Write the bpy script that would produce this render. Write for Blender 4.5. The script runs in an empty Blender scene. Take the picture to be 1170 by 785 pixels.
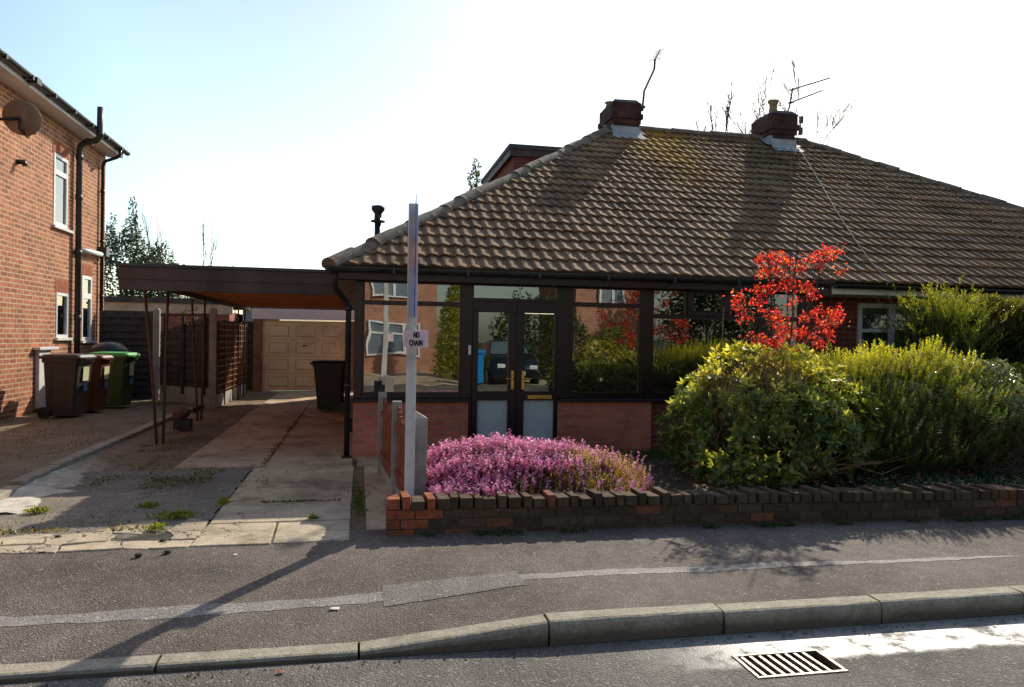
import bpy, bmesh, math, random
import numpy as np
from mathutils import Vector, Matrix
random.seed(7); RNG = np.random.default_rng(11)
PI = math.pi
scene = bpy.context.scene
C = scene.collection

# ------------------------------------------------------------------ helpers
def origin_of(p):
    o = Vector((0, 0, 0))
    while p is not None:
        o += p.location; p = p.parent
    return o

class MB:
    """collects faces in world coordinates, then links them as ONE mesh object"""
    def __init__(s): s.v = []; s.f = []; s.m = []; s.sm = []; s.c = []
    def add(s, vs, fs, mi=0, smooth=False, col=None):
        b = len(s.v); s.v.extend([tuple(v) for v in vs])
        s.c.extend([col or (1, 1, 1)] * len(vs))
        for f in fs:
            s.f.append(tuple(b + i for i in f)); s.m.append(mi); s.sm.append(smooth)
        return s
    def box(s, x0, x1, y0, y1, z0, z1, mi=0, rot=0, col=None, tilt=None):
        vs = [Vector((x, y, z)) for z in (z0, z1) for y in (y0, y1) for x in (x0, x1)]
        c = Vector(((x0+x1)/2, (y0+y1)/2, (z0+z1)/2))
        if rot or tilt:
            M = Matrix.Rotation(rot, 3, 'Z')
            if tilt: M = M @ Matrix.Rotation(tilt[0], 3, 'X') @ Matrix.Rotation(tilt[1], 3, 'Y')
            vs = [M @ (v - c) + c for v in vs]
        return s.add(vs, [(0,2,3,1),(4,5,7,6),(0,1,5,4),(2,6,7,3),(0,4,6,2),(1,3,7,5)], mi, False, col)
    def tube(s, pts, r, n=8, mi=0, cap=True, smooth=True, col=None):
        pts = [Vector(p) for p in pts]
        rs = r if isinstance(r, (list, tuple)) else [r]*len(pts)
        vs = []; prev = None
        for i, p in enumerate(pts):
            if i == 0: d = pts[1]-p
            elif i == len(pts)-1: d = p-pts[i-1]
            else: d = (pts[i+1]-p).normalized()+(p-pts[i-1]).normalized()
            d.normalize()
            if prev is None:
                a = Vector((0,0,1)) if abs(d.z) < .9 else Vector((1,0,0))
                u = d.cross(a).normalized()
            else:
                u = prev - d*prev.dot(d)
                if u.length < 1e-5: u = d.orthogonal()
                u.normalize()
            prev = u; w = d.cross(u)
            for k in range(n):
                a = 2*PI*k/n
                vs.append(p + (u*math.cos(a)+w*math.sin(a))*rs[i])
        fs = []
        for i in range(len(pts)-1):
            for k in range(n):
                fs.append((i*n+k, i*n+(k+1)%n, (i+1)*n+(k+1)%n, (i+1)*n+k))
        s.add(vs, fs, mi, smooth, col)
        if cap:
            b = len(s.v)-len(vs)
            s.f.append(tuple(b+k for k in range(n))[::-1]); s.m.append(mi); s.sm.append(False)
            s.f.append(tuple(b+(len(pts)-1)*n+k for k in range(n))); s.m.append(mi); s.sm.append(False)
        return s
    def rings(s, rings, mi=0, smooth=False, cap=True, col=None):
        n = len(rings[0]); vs = [p for r in rings for p in r]; fs = []
        for i in range(len(rings)-1):
            for k in range(n):
                fs.append((i*n+k, i*n+(k+1)%n, (i+1)*n+(k+1)%n, (i+1)*n+k))
        s.add(vs, fs, mi, smooth, col)
        if cap:
            b = len(s.v)-len(vs)
            s.f.append(tuple(b+k for k in range(n))[::-1]); s.m.append(mi); s.sm.append(False)
            s.f.append(tuple(b+(len(rings)-1)*n+k for k in range(n))); s.m.append(mi); s.sm.append(False)
        return s
    def lathe(s, cx, cy, prof, n=20, mi=0, smooth=True):
        return s.rings([[(cx+r*math.cos(2*PI*k/n), cy+r*math.sin(2*PI*k/n), z) for k in range(n)] for r, z in prof], mi, smooth)
    def build(s, name, mats, parent=None, loc=None, bevel=0, kind=None, M=None):
        if not isinstance(mats, (list, tuple)): mats = [mats]
        if parent is not None: o = origin_of(parent)
        elif loc is not None: o = Vector(loc)
        else: o = Vector((0, 0, 0))
        me = bpy.data.meshes.new(name)
        vs = s.v if M is None else [tuple(M @ Vector(v)) for v in s.v]
        me.from_pydata([(v[0]-o.x, v[1]-o.y, v[2]-o.z) for v in vs], [], s.f)
        for m in mats: me.materials.append(m)
        me.polygons.foreach_set('material_index', s.m)
        me.polygons.foreach_set('use_smooth', s.sm)
        ca = me.color_attributes.new('col', 'FLOAT_COLOR', 'POINT')
        ca.data.foreach_set('color', [x for c in s.c for x in (c[0], c[1], c[2], 1)])
        me.update()
        ob = bpy.data.objects.new(name, me); C.objects.link(ob)
        if parent is not None: ob.parent = parent
        else: ob.location = o
        if kind: ob['kind'] = kind
        if bevel:
            b = ob.modifiers.new('bevel', 'BEVEL'); b.width = bevel; b.segments = 2; b.limit_method = 'ANGLE'
        return ob

def tag(o, label, cat, group=None, kind=None):
    o['label'] = label; o['category'] = cat
    if group: o['group'] = group
    if kind: o['kind'] = kind
    return o
def thing(name, label, cat, loc=(0,0,0), group=None):
    o = bpy.data.objects.new(name, None); C.objects.link(o); o.location = loc
    o.empty_display_size = .2
    return tag(o, label, cat, group)
def copy_tree(o, parent=None):
    c = o.copy(); C.objects.link(c)
    if parent is not None: c.parent = parent
    for ch in list(o.children): copy_tree(ch, c)
    return c

# ------------------------------------------------------------------ materials
def new_mat(name):
    m = bpy.data.materials.new(name); m.use_nodes = True
    nt = m.node_tree; nt.nodes.clear()
    out = nt.nodes.new('ShaderNodeOutputMaterial')
    return m, nt, out
class NT:
    def __init__(s, nt): s.nt = nt
    def n(s, t, **kw):
        nd = s.nt.nodes.new(t)
        for k, v in kw.items():
            if k.startswith('i_'):
                nd.inputs[k[2:].replace('_', ' ')].default_value = v
            else: setattr(nd, k, v)
        return nd
    def l(s, a, b): s.nt.links.new(a, b)
    def pos(s): return s.n('ShaderNodeNewGeometry').outputs['Position']
    def noise(s, scale, detail=4, rough=.55, vec=None, dist=0):
        nd = s.n('ShaderNodeTexNoise'); nd.inputs['Scale'].default_value = scale
        nd.inputs['Detail'].default_value = detail; nd.inputs['Roughness'].default_value = rough
        nd.inputs['Distortion'].default_value = dist
        s.l(vec if vec is not None else s.pos(), nd.inputs['Vector']); return nd.outputs['Fac']
    def ramp(s, fac, stops):
        r = s.n('ShaderNodeValToRGB'); e = r.color_ramp.elements
        while len(e) < len(stops): e.new(.5)
        for k, (p, c) in enumerate(stops):
            e[k].position = p; e[k].color = (c[0], c[1], c[2], 1) if isinstance(c, (tuple, list)) else (c, c, c, 1)
        s.l(fac, r.inputs['Fac']); return r.outputs['Color']
    def mix(s, fac, a, b, mode='MIX'):
        m = s.n('ShaderNodeMix'); m.data_type = 'RGBA'; m.blend_type = mode
        for inp, v in ((m.inputs[0], fac), (m.inputs[6], a), (m.inputs[7], b)):
            if hasattr(v, 'is_output'): s.l(v, inp)
            elif isinstance(v, (int, float)): inp.default_value = v if inp == m.inputs[0] else (v, v, v, 1)
            else: inp.default_value = (v[0], v[1], v[2], 1)
        return m.outputs[2]
    def math(s, op, a, b=0, clamp=False):
        m = s.n('ShaderNodeMath'); m.operation = op; m.use_clamp = clamp
        for inp, v in ((m.inputs[0], a), (m.inputs[1], b)):
            if hasattr(v, 'is_output'): s.l(v, inp)
            else: inp.default_value = v
        return m.outputs[0]
    def bump(s, h, strength=.3, dist=.01, normal=None):
        b = s.n('ShaderNodeBump'); b.inputs['Strength'].default_value = strength; b.inputs['Distance'].default_value = dist
        s.l(h, b.inputs['Height'])
        if normal is not None: s.l(normal, b.inputs['Normal'])
        return b.outputs['Normal']
    def bsdf(s, out, color, rough=.6, spec=.5, normal=None, metal=0):
        p = s.n('ShaderNodeBsdfPrincipled')
        for nm, v in (('Base Color', color), ('Roughness', rough), ('Specular IOR Level', spec), ('Metallic', metal)):
            if hasattr(v, 'is_output'): s.l(v, p.inputs[nm])
            elif isinstance(v, (tuple, list)): p.inputs[nm].default_value = (v[0], v[1], v[2], 1)
            else: p.inputs[nm].default_value = v
        if normal is not None: s.l(normal, p.inputs['Normal'])
        s.l(p.outputs[0], out.inputs['Surface']); return p

def plain(name, col, rough=.55, spec=.4, var=.25, scale=6, bump=.15, bscale=60, metal=0, dirt=None, streak=False):
    m, nt, out = new_mat(name); t = NT(nt)
    vec = t.pos()
    if streak:
        mp = t.n('ShaderNodeMapping'); mp.inputs['Scale'].default_value = (1, 1, .12); t.l(vec, mp.inputs['Vector']); vec = mp.outputs[0]
    n1 = t.noise(scale, 5, .6, vec)
    lo = tuple(c*(1-var) for c in col); hi = tuple(min(1, c*(1+var)) for c in col)
    c = t.ramp(n1, [(.3, lo), (.7, hi)])
    if dirt:
        n2 = t.noise(scale*.45, 6, .65)
        c = t.mix(t.ramp(n2, [(.5, 0), (.7, dirt[1])]), c, dirt[0])
    nb = t.noise(bscale, 3, .6)
    nr = t.math('ADD', t.math('MULTIPLY', t.noise(scale*2.3, 3), .3), rough-.15)
    t.bsdf(out, c, nr, spec, t.bump(nb, bump, .006), metal)
    return m

def brick_mat(name, axis, c1, c2, mortar, w=.225, h=.075, msize=.01, off=(0,0), bump=.5, stain=.5, mrough=.85, var=.5):
    m, nt, out = new_mat(name); t = NT(nt)
    sp = t.n('ShaderNodeSeparateXYZ'); t.l(t.pos(), sp.inputs[0])
    cb = t.n('ShaderNodeCombineXYZ')
    t.l(t.math('ADD', sp.outputs[axis], off[0]), cb.inputs[0]); t.l(t.math('ADD', sp.outputs[2], off[1]), cb.inputs[1])
    # slightly irregular joints
    wob = t.n('ShaderNodeTexNoise'); wob.inputs['Scale'].default_value = 9; t.l(cb.outputs[0], wob.inputs['Vector'])
    add = t.n('ShaderNodeMixRGB'); add.blend_type = 'ADD'; add.inputs[0].default_value = .006
    t.l(cb.outputs[0], add.inputs[1]); t.l(wob.outputs['Color'], add.inputs[2])
    b = t.n('ShaderNodeTexBrick'); t.l(add.outputs[0], b.inputs['Vector'])
    b.inputs['Scale'].default_value = 1; b.inputs['Brick Width'].default_value = w; b.inputs['Row Height'].default_value = h
    b.inputs['Mortar Size'].default_value = msize; b.inputs['Mortar Smooth'].default_value = .2; b.inputs['Bias'].default_value = -.1
    b.inputs['Color1'].default_value = (*c1, 1); b.inputs['Color2'].default_value = (*c2, 1); b.inputs['Mortar'].default_value = (*mortar, 1)
    n = t.noise(3, 6, .6); n2 = t.noise(28, 4, .7)
    c = t.mix(1, b.outputs['Color'], t.ramp(n, [(.25, 1-stain), (.7, 1.15)]), 'MULTIPLY')
    c = t.mix(1, c, t.ramp(n2, [(.25, 1-var*.5), (.75, 1+var*.4)]), 'MULTIPLY')
    hgt = t.math('ADD', t.math('SUBTRACT', 1, b.outputs['Fac']), t.math('MULTIPLY', n2, .35))
    t.bsdf(out, c, mrough, .25, t.bump(hgt, bump, .008))
    return m

def asphalt(name, base, speck=.5, warm=(1.04, 1, .97), road=False, rough=.72, bstr=.9):
    m, nt, out = new_mat(name); t = NT(nt)
    big = t.noise(.9, 6, .62); mid = t.noise(7, 5, .6); fine = t.noise(75, 3, .75)
    v = t.n('ShaderNodeTexVoronoi'); v.inputs['Scale'].default_value = 95; t.l(t.pos(), v.inputs['Vector'])
    stone = t.ramp(t.n_sep(v.outputs['Color']) if False else v.outputs['Distance'], [(.0, 1.25), (.55, .62)])
    vc = t.n('ShaderNodeSeparateColor'); t.l(v.outputs['Color'], vc.inputs[0])
    c = t.ramp(fine, [(.28, tuple(base*.55*w for w in warm)), (.5, tuple(base*w for w in warm)), (.74, tuple(base*1.7*w for w in warm))])
    c = t.mix(1, c, t.ramp(big, [(.3, .62), (.7, 1.25)]), 'MULTIPLY')
    c = t.mix(1, c, t.ramp(mid, [(.3, .78), (.7, 1.16)]), 'MULTIPLY')
    c = t.mix(speck, c, t.mix(1, c, stone, 'MULTIPLY'))
    bright = t.ramp(vc.outputs[0], [(.95, 0), (.98, .8)])
    c = t.mix(bright, c, tuple(base*1.9*w for w in warm))
    hgt = t.math('ADD', t.math('MULTIPLY', v.outputs['Distance'], -1.2), t.math('MULTIPLY', fine, .8))
    r = rough; norm = t.bump(hgt, bstr, .006)
    if road:
        sp = t.n('ShaderNodeSeparateXYZ'); t.l(t.pos(), sp.inputs[0])
        # a smooth wet channel by the kerb, right of the grate
        nz = t.noise(2.2, 5, .6); nf = t.noise(14, 4, .7)
        y = t.math('ADD', sp.outputs[1], t.math('MULTIPLY', t.math('SUBTRACT', nz, .5), .26))
        y = t.math('ADD', y, t.math('MULTIPLY', t.math('SUBTRACT', nf, .5), .09))
        a = t.math('MULTIPLY', t.math('SUBTRACT', y, 3.40), 18, True)
        x = t.math('MULTIPLY', t.math('SUBTRACT', sp.outputs[0], 1.35), 1.4, True)
        wet = t.math('MULTIPLY', a, x, True)
        dry = t.math('SUBTRACT', 1, t.math('MULTIPLY', t.ramp(t.noise(5, 5, .65), [(.5, 0), (.62, .8)]), 1, True), True)
        wet = t.math('MULTIPLY', wet, dry, True)
        r = t.math('SUBTRACT', rough, t.math('MULTIPLY', wet, .36))
        c = t.mix(wet, c, (base*1.5, base*1.45, base*1.35))
        b = t.n('ShaderNodeBump'); b.inputs['Distance'].default_value = .006
        t.l(hgt, b.inputs['Height']); t.l(t.math('SUBTRACT', bstr, t.math('MULTIPLY', wet, bstr*.82)), b.inputs['Strength']); norm = b.outputs[0]
        spc = t.math('ADD', .18, t.math('MULTIPLY', wet, .75))
        t.bsdf(out, c, r, spc, norm); return m
    t.bsdf(out, c, r, .18, norm)
    return m

def concrete(name, base, tint=(1.05, 1, .88), moss=.3, crack=0, dark=.5, mosscol=(.05, .06, .02)):
    m, nt, out = new_mat(name); t = NT(nt)
    big = t.noise(1.1, 7, .62, None, .4); mid = t.noise(6, 6, .65); fine = t.noise(70, 3, .7)
    c = t.ramp(big, [(.25, tuple(base*dark*w for w in tint)), (.5, tuple(base*.9*w for w in tint)), (.75, tuple(base*1.15*w for w in tint))])
    c = t.mix(1, c, t.ramp(mid, [(.28, .72), (.7, 1.15)]), 'MULTIPLY')
    c = t.mix(1, c, t.ramp(fine, [(.3, .75), (.7, 1.2)]), 'MULTIPLY')
    if moss:
        mm = t.ramp(t.noise(1.7, 7, .7, None, .6), [(.55, 0), (.7, moss)])
        c = t.mix(mm, c, mosscol)
    h = t.math('ADD', t.math('MULTIPLY', mid, 1.2), t.math('MULTIPLY', fine, .5))
    if crack:
        v = t.n('ShaderNodeTexVoronoi'); v.feature = 'DISTANCE_TO_EDGE'; v.inputs['Scale'].default_value = crack
        dn = t.n('ShaderNodeTexNoise'); dn.inputs['Scale'].default_value = 5; dn.inputs['Detail'].default_value = 4; t.l(t.pos(), dn.inputs['Vector'])
        ad = t.n('ShaderNodeMixRGB'); ad.blend_type = 'ADD'; ad.inputs[0].default_value = .6
        t.l(t.pos(), ad.inputs[1]); t.l(dn.outputs['Color'], ad.inputs[2]); t.l(ad.outputs[0], v.inputs['Vector'])
        ck = t.ramp(v.outputs['Distance'], [(.006, 1), (.022, 0)])
        ck = t.math('MULTIPLY', ck, t.ramp(t.noise(1.3, 3), [(.45, .1), (.58, 1)]))
        c = t.mix(ck, c, (.02, .018, .014)); h = t.math('SUBTRACT', h, t.math('MULTIPLY', ck, 2.5))
    t.bsdf(out, c, .82, .3, t.bump(h, .6, .01))
    return m

def leaf_mat(name, trans=.45, rough=.42, spec=.5, boost=1.5, tint=(1.15, 1.05, .5)):
    m, nt, out = new_mat(name); t = NT(nt)
    at = t.n('ShaderNodeVertexColor'); at.layer_name = 'col'
    n = t.noise(25, 2)
    c = t.mix(1, at.outputs[0], t.ramp(n, [(.3, .75), (.7, 1.25)]), 'MULTIPLY')
    p = t.n('ShaderNodeBsdfPrincipled'); t.l(c, p.inputs['Base Color']); p.inputs['Roughness'].default_value = rough
    p.inputs['Specular IOR Level'].default_value = spec
    tr = t.n('ShaderNodeBsdfTranslucent')
    t.l(t.mix(1, c, tuple(boost*x for x in tint), 'MULTIPLY'), tr.inputs[0])
    mx = t.n('ShaderNodeMixShader'); mx.inputs[0].default_value = trans
    t.l(p.outputs[0], mx.inputs[1]); t.l(tr.outputs[0], mx.inputs[2]); t.l(mx.outputs[0], out.inputs['Surface'])
    return m

def glass_mat(name, refl=.38, tint=(.62, .68, .66), warp=.02, wscale=1.3, rough=0.0):
    m, nt, out = new_mat(name); t = NT(nt)
    nz = t.noise(wscale, 2, .4)
    nb = t.bump(nz, warp, .1)
    tr = t.n('ShaderNodeBsdfTransparent'); tr.inputs[0].default_value = (*tint, 1)
    gl = t.n('ShaderNodeBsdfGlossy'); gl.inputs['Roughness'].default_value = rough; gl.inputs[0].default_value = (.93, .97, .96, 1)
    t.l(nb, gl.inputs['Normal'])
    lw = t.n('ShaderNodeLayerWeight'); lw.inputs['Blend'].default_value = .25
    fac = t.math('ADD', t.math('MULTIPLY', lw.outputs['Fresnel'], .8), refl, True)
    mx = t.n('ShaderNodeMixShader'); t.l(fac, mx.inputs[0]); t.l(tr.outputs[0], mx.inputs[1]); t.l(gl.outputs[0], mx.inputs[2])
    t.l(mx.outputs[0], out.inputs['Surface']); return m

def col_mat(name, rough=.85, spec=.25, bump=.5, scale=30, moss=0):
    """base colour from the vertex colour attribute, roughened"""
    m, nt, out = new_mat(name); t = NT(nt)
    at = t.n('ShaderNodeVertexColor'); at.layer_name = 'col'
    n = t.noise(scale, 5, .7)
    c = t.mix(1, at.outputs[0], t.ramp(n, [(.25, .6), (.75, 1.3)]), 'MULTIPLY')
    if moss: c = t.mix(t.ramp(t.noise(6, 6, .7), [(.45, 0), (.62, moss)]), c, (.035, .04, .018))
    t.bsdf(out, c, rough, spec, t.bump(n, bump, .012)); return m

def tile_mat():
    m, nt, out = new_mat('roof_tiles'); t = NT(nt)
    at = t.n('ShaderNodeVertexColor'); at.layer_name = 'col'
    big = t.noise(.8, 6, .6); fine = t.noise(45, 4, .75); spot = t.noise(16, 5, .7)
    c = t.mix(1, at.outputs[0], t.ramp(fine, [(.25, .55), (.5, .95), (.75, 1.35)]), 'MULTIPLY')
    c = t.mix(1, c, t.ramp(big, [(.3, .75), (.7, 1.15)]), 'MULTIPLY')
    c = t.mix(t.ramp(spot, [(.57, 0), (.64, .8)]), c, (.21, .075, .02))     # rusty moss
    c = t.mix(t.ramp(t.noise(11, 5, .7), [(.6, 0), (.68, .75)]), c, (.03, .035, .014))
    # yellow-orange lichen in the run-off below the left chimney
    sp = t.n('ShaderNodeSeparateXYZ'); t.l(t.pos(), sp.inputs[0])
    dx = t.math('ABSOLUTE', t.math('SUBTRACT', sp.outputs[0], 5.75))
    g = t.math('SUBTRACT', 1, t.math('MULTIPLY', dx, .95), True)
    gz = t.math('MULTIPLY', t.math('SUBTRACT', sp.outputs[2], 3.9), .55, True)
    lm = t.math('MULTIPLY', t.math('MULTIPLY', g, gz), t.ramp(t.noise(9, 6, .7), [(.42, 0), (.55, 1.6)]), True)
    c = t.mix(lm, c, (.50, .26, .035))
    h = t.math('ADD', fine, t.math('MULTIPLY', spot, .8))
    t.bsdf(out, c, .85, .12, t.bump(h, .5, .008)); return m

M = {}
M['brick_left'] = brick_mat('sunlit_orange_brick', 1, (.53, .185, .085), (.30, .10, .05), (.56, .41, .27), w=.245, h=.083, msize=.013, stain=.3, var=.7)
M['brick_left_y'] = brick_mat('sunlit_orange_brick_end', 0, (.46, .17, .085), (.30, .10, .055), (.50, .38, .27), msize=.011, stain=.35)
M['brick_porch'] = brick_mat('smooth_red_porch_brick', 0, (.64, .215, .13), (.50, .15, .095), (.47, .245, .17), msize=.010, stain=.3, var=.45, bump=.5, off=(.03, .02))
M['brick_dark'] = brick_mat('dark_red_brick', 0, (.33, .075, .055), (.24, .055, .04), (.26, .19, .16), msize=.010, stain=.4, off=(.08, .01))
M['brick_dark_x'] = brick_mat('dark_red_brick_side', 1, (.33, .075, .055), (.24, .055, .04), (.26, .19, .16), msize=.010, stain=.4)
M['brick_chim'] = brick_mat('sooty_chimney_brick', 0, (.17, .062, .045), (.085, .045, .035), (.10, .075, .06), msize=.010, stain=.6)
M['brick_chim_x'] = brick_mat('sooty_chimney_brick_side', 1, (.17, .062, .045), (.085, .045, .035), (.10, .075, .06), msize=.010, stain=.6)
M['brick_far'] = brick_mat('opposite_brick', 0, (.50, .20, .11), (.40, .15, .08), (.45, .36, .28), stain=.3)
M['asphalt_walk'] = asphalt('pavement_asphalt', .172, .6, (1.2, 1, .86), rough=.85)
M['asphalt_road'] = asphalt('road_asphalt', .185, .6, (1.12, 1, .90), road=True, rough=.82)
M['asphalt_strip'] = asphalt('pale_trench_strip', .29, .5, (1.10, 1, .93), bstr=.6)
M['asphalt_patch'] = asphalt('grey_patch', .215, .55, (1.08, 1, .90), bstr=.6)
M['asphalt_drive'] = concrete('neighbour_tarmac', .22, (1.2, .95, .62), .6, 0, .5, (.07, .075, .025))
M['conc_drive'] = concrete('old_drive_concrete', .50, (1.24, .95, .62), .8, 0, .28, (.10, .07, .03))
M['conc_crack'] = concrete('cracked_drive_concrete', .47, (1.2, 1, .72), .7, 2.1, .38, (.10, .09, .035))
M['conc_kerb'] = concrete('kerb_concrete', .38, (1.14, 1, .78), .35, 0, .5, (.10, .09, .05))
M['conc_post'] = concrete('post_concrete', .42, (1.04, 1, .92), .35, 0, .7, (.22, .20, .14))
M['conc_pale'] = concrete('pale_mortar', .52, (1.12, 1, .80), .75, 0, .55, (.22, .14, .07))
M['apron'] = asphalt('old_drive_tarmac', .25, .5, (1.14, 1, .80), rough=.85)
m_, nt_, out_ = new_mat('pale_mortar_browning'); t_ = NT(nt_)
sp_ = t_.n('ShaderNodeSeparateXYZ'); t_.l(t_.pos(), sp_.inputs[0])
far_ = t_.math('MULTIPLY', t_.math('SUBTRACT', t_.math('ADD', sp_.outputs[1], t_.math('MULTIPLY', t_.noise(1.5, 5), 2.4)), 8.6), .5, True)
c_ = t_.mix(far_, (.68, .64, .54), (.34, .235, .14)); nn_ = t_.noise(8, 6, .65)
c_ = t_.mix(1, c_, t_.ramp(nn_, [(.28, .6), (.7, 1.15)]), 'MULTIPLY')
t_.bsdf(out_, c_, .85, .2, t_.bump(nn_, .7, .015)); M['mortar_mix'] = m_
M['soil'] = concrete('garden_soil', .055, (1.3, .95, .65), .3, 0, .5)
M['dirt'] = concrete('dirt_strip', .20, (1.35, .95, .58), .7, 0, .35, (.05, .04, .02))
M['grass'] = concrete('lawn_base', .05, (.8, 1.2, .4), .2)
M['tile'] = tile_mat()
M['ridge'] = plain('weathered_ridge_tile', (.24, .19, .14), .8, .3, .45, 9, .8, 40, dirt=((.09, .085, .045), .8))
M['upvc_brown'] = plain('dark_brown_frame', (.019, .0075, .0075), .32, .5, .15, 4, .03)
M['black_plastic'] = plain('black_gutter_plastic', (.018, .02, .022), .35, .5, .3, 5, .05)
M['gutter'] = plain('dark_grey_gutter', (.03, .036, .036), .35, .5, .3, 3, .08, dirt=((.09, .10, .09), .6))
M['white_upvc'] = plain('white_frame', (.80, .80, .79), .35, .5, .05, 4, .02)
M['white_paint'] = plain('white_painted_board', (.74, .72, .68), .55, .4, .1, 5, .1, dirt=((.45, .41, .34), .5))
M['cream_paint'] = plain('weathered_cream_board', (.62, .55, .42), .6, .3, .15, 4, .1, dirt=((.36, .31, .22), .6))
M['fascia_wood'] = plain('dark_stained_fascia', (.098, .072, .064), .6, .35, .35, 3, .3, 30, streak=True)
M['rafter'] = plain('orange_pine_rafter', (.60, .27, .10), .6, .3, .3, 5, .3, 40)
M['car_roof_under'] = plain('red_brown_boarding', (.60, .20, .085), .6, .3, .35, 2.5, .2, 40)
M['felt'] = plain('roof_felt', (.10, .10, .10), .85, .2, .3, 3, .4)
M['rust'] = plain('rusty_steel', (.13, .065, .045), .7, .3, .4, 12, .3, 90)
M['fence_black'] = plain('black_stained_fence', (.045, .043, .045), .65, .3, .5, 6, .4, 30, streak=False)
M['fence_red'] = plain('red_brown_fence', (.26, .085, .045), .7, .25, .4, 6, .4, 30, dirt=((.10, .05, .03), .6))
M['trellis'] = plain('worn_brown_trellis', (.17, .075, .038), .7, .25, .4, 6, .3, 30)
M['garage_door'] = plain('beige_garage_door', (.86, .78, .55), .5, .4, .08, 3, .03, dirt=((.40, .27, .13), .5))
M['garage_brick'] = plain('brown_render', (.26, .15, .10), .8, .2, .3, 8, .4, 40)
M['lead'] = plain('pale_lead_flashing', (.48, .50, .52), .5, .4, .2, 6, .2, dirt=((.25, .24, .22), .5))
M['soot_cement'] = plain('chimney_cement', (.13, .12, .115), .85, .2, .4, 7, .6, 40)
M['clay_pot'] = plain('buff_chimney_pot', (.36, .26, .13), .75, .3, .3, 8, .2)
M['metal'] = plain('dull_aerial_metal', (.10, .10, .11), .45, .5, .2, 8, .05, metal=.6)
M['galv'] = plain('worn_cast_iron', (.24, .21, .18), .46, .6, .4, 25, .5, 70, metal=.75, dirt=((.10, .05, .025), .8))
M['pit'] = plain('drain_pit', (.01, .01, .01), .9, .1, .2, 6, .1)
M['bin_brown'] = plain('grey_brown_bin', (.044, .041, .040), .42, .45, .25, 3, .12, 120)
M['bin_red'] = plain('dark_brown_bin', (.13, .042, .022), .42, .45, .2, 3, .12, 120)
M['bin_green'] = plain('green_bin', (.045, .085, .025), .42, .45, .2, 3, .12, 120)
M['bin_green_lid'] = plain('bright_green_lid', (.06, .34, .06), .38, .5, .15, 3, .1, 120)
M['bin_black'] = plain('black_bin', (.022, .021, .021), .42, .45, .25, 3, .12, 120)
M['bin_blue'] = plain('blue_bin', (.01, .24, .62), .42, .45, .2, 3, .1)
M['sticker'] = plain('pale_sticker', (.75, .72, .45), .5, .4, .1, 30, .02)
M['sticker_blue'] = plain('blue_sticker', (.10, .25, .5), .5, .4, .1, 30, .02)
M['brass'] = plain('brass', (.80, .50, .10), .28, .5, .1, 10, .02, metal=.8)
M['frost'] = plain('frosted_glass', (.50, .60, .60), .35, .6, .12, 30, .5, 160)
M['post_white'] = plain('white_painted_timber_post', (.72, .71, .68), .6, .3, .14, 7, .25, 40, streak=True, dirt=((.40, .36, .30), .7))
M['sign_pink'] = plain('faded_pink_sign', (.86, .66, .74), .45, .4, .15, 8, .02)
M['ink'] = plain('black_lettering', (.02, .02, .025), .5, .3, .1, 8, .02)
M['board_blue'] = plain('blue_board', (.05, .10, .55), .5, .4, .1, 8, .02)
M['board_red'] = plain('red_board', (.65, .06, .10), .5, .4, .1, 8, .02)
M['dish'] = plain('brown_mesh_dish', (.27, .20, .145), .6, .3, .25, 6, .1, 120)
M['stone'] = plain('brown_boulder', (.17, .10, .07), .8, .3, .35, 9, .5, 30)
M['darkblock'] = plain('mossy_block', (.06, .055, .045), .85, .2, .4, 9, .5, 30)
M['paper'] = plain('white_paper', (.85, .85, .83), .6, .3, .05, 9, .05)
M['bark'] = plain('brown_bark', (.11, .075, .05), .8, .2, .35, 15, .5, 50)
M['twig'] = plain('pale_bare_twig', (.30, .20, .12), .8, .2, .35, 15, .3, 50)
M['bark_far'] = plain('grey_bark', (.075, .06, .05), .85, .2, .3, 9, .3)
M['garden_brick'] = col_mat('garden_wall_brick', .88, .2, .7, 28, .55)
M['mortar'] = plain('dark_mortar', (.10, .085, .07), .9, .15, .3, 12, .6, 50)
M['glass'] = glass_mat('window_glass', .27, (.60, .66, .64), .035, 1.1)
M['glass_flat'] = glass_mat('door_glass', .24, (.6, .66, .64), .01, 2)
M['glass_left'] = glass_mat('side_window_glass', .25, (.45, .5, .5), .02, 2)
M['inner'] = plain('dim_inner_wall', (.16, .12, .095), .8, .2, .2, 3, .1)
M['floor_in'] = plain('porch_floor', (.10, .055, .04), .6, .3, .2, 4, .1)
M['curtain'] = plain('net_curtain', (.55, .56, .6), .8, .1, .25, 12, .4, 25)
M['leaf'] = leaf_mat('green_leaf', .48, .38, .5, 2.0, (1.25, 1.05, .35))
M['leaf_gloss'] = leaf_mat('glossy_leaf', .25, .25, .7, 1.4)
M['needle'] = leaf_mat('yellow_green_needles', .5, .6, .3, 1.9, (1.25, 1.05, .3))
M['red_leaf'] = leaf_mat('red_leaf', .5, .5, .3, 1.9, (1.25, .9, .7))
M['pink'] = leaf_mat('pink_heather_flower', .45, .7, .2, 1.5, (1.05, .9, 1.0))
M['dead_leaf'] = leaf_mat('dead_leaf', .25, .6, .3, 1.2, (1.1, .9, .7))
M['car_paint'] = plain('dark_car_paint', (.012, .014, .018), .15, .6, .1, 2, .0)
M['tyre'] = plain('tyre_rubber', (.015, .015, .015), .8, .2, .2, 9, .2)
M['alloy'] = plain('wheel_alloy', (.5, .5, .5), .35, .5, .1, 9, .05, metal=.8)
M['headlamp'] = plain('headlamp_lens', (.8, .82, .85), .15, .6, .05, 9, 0)
M['opp_roof'] = plain('opposite_roof', (.12, .085, .07), .8, .3, .4, 3, .5, 12)
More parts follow.
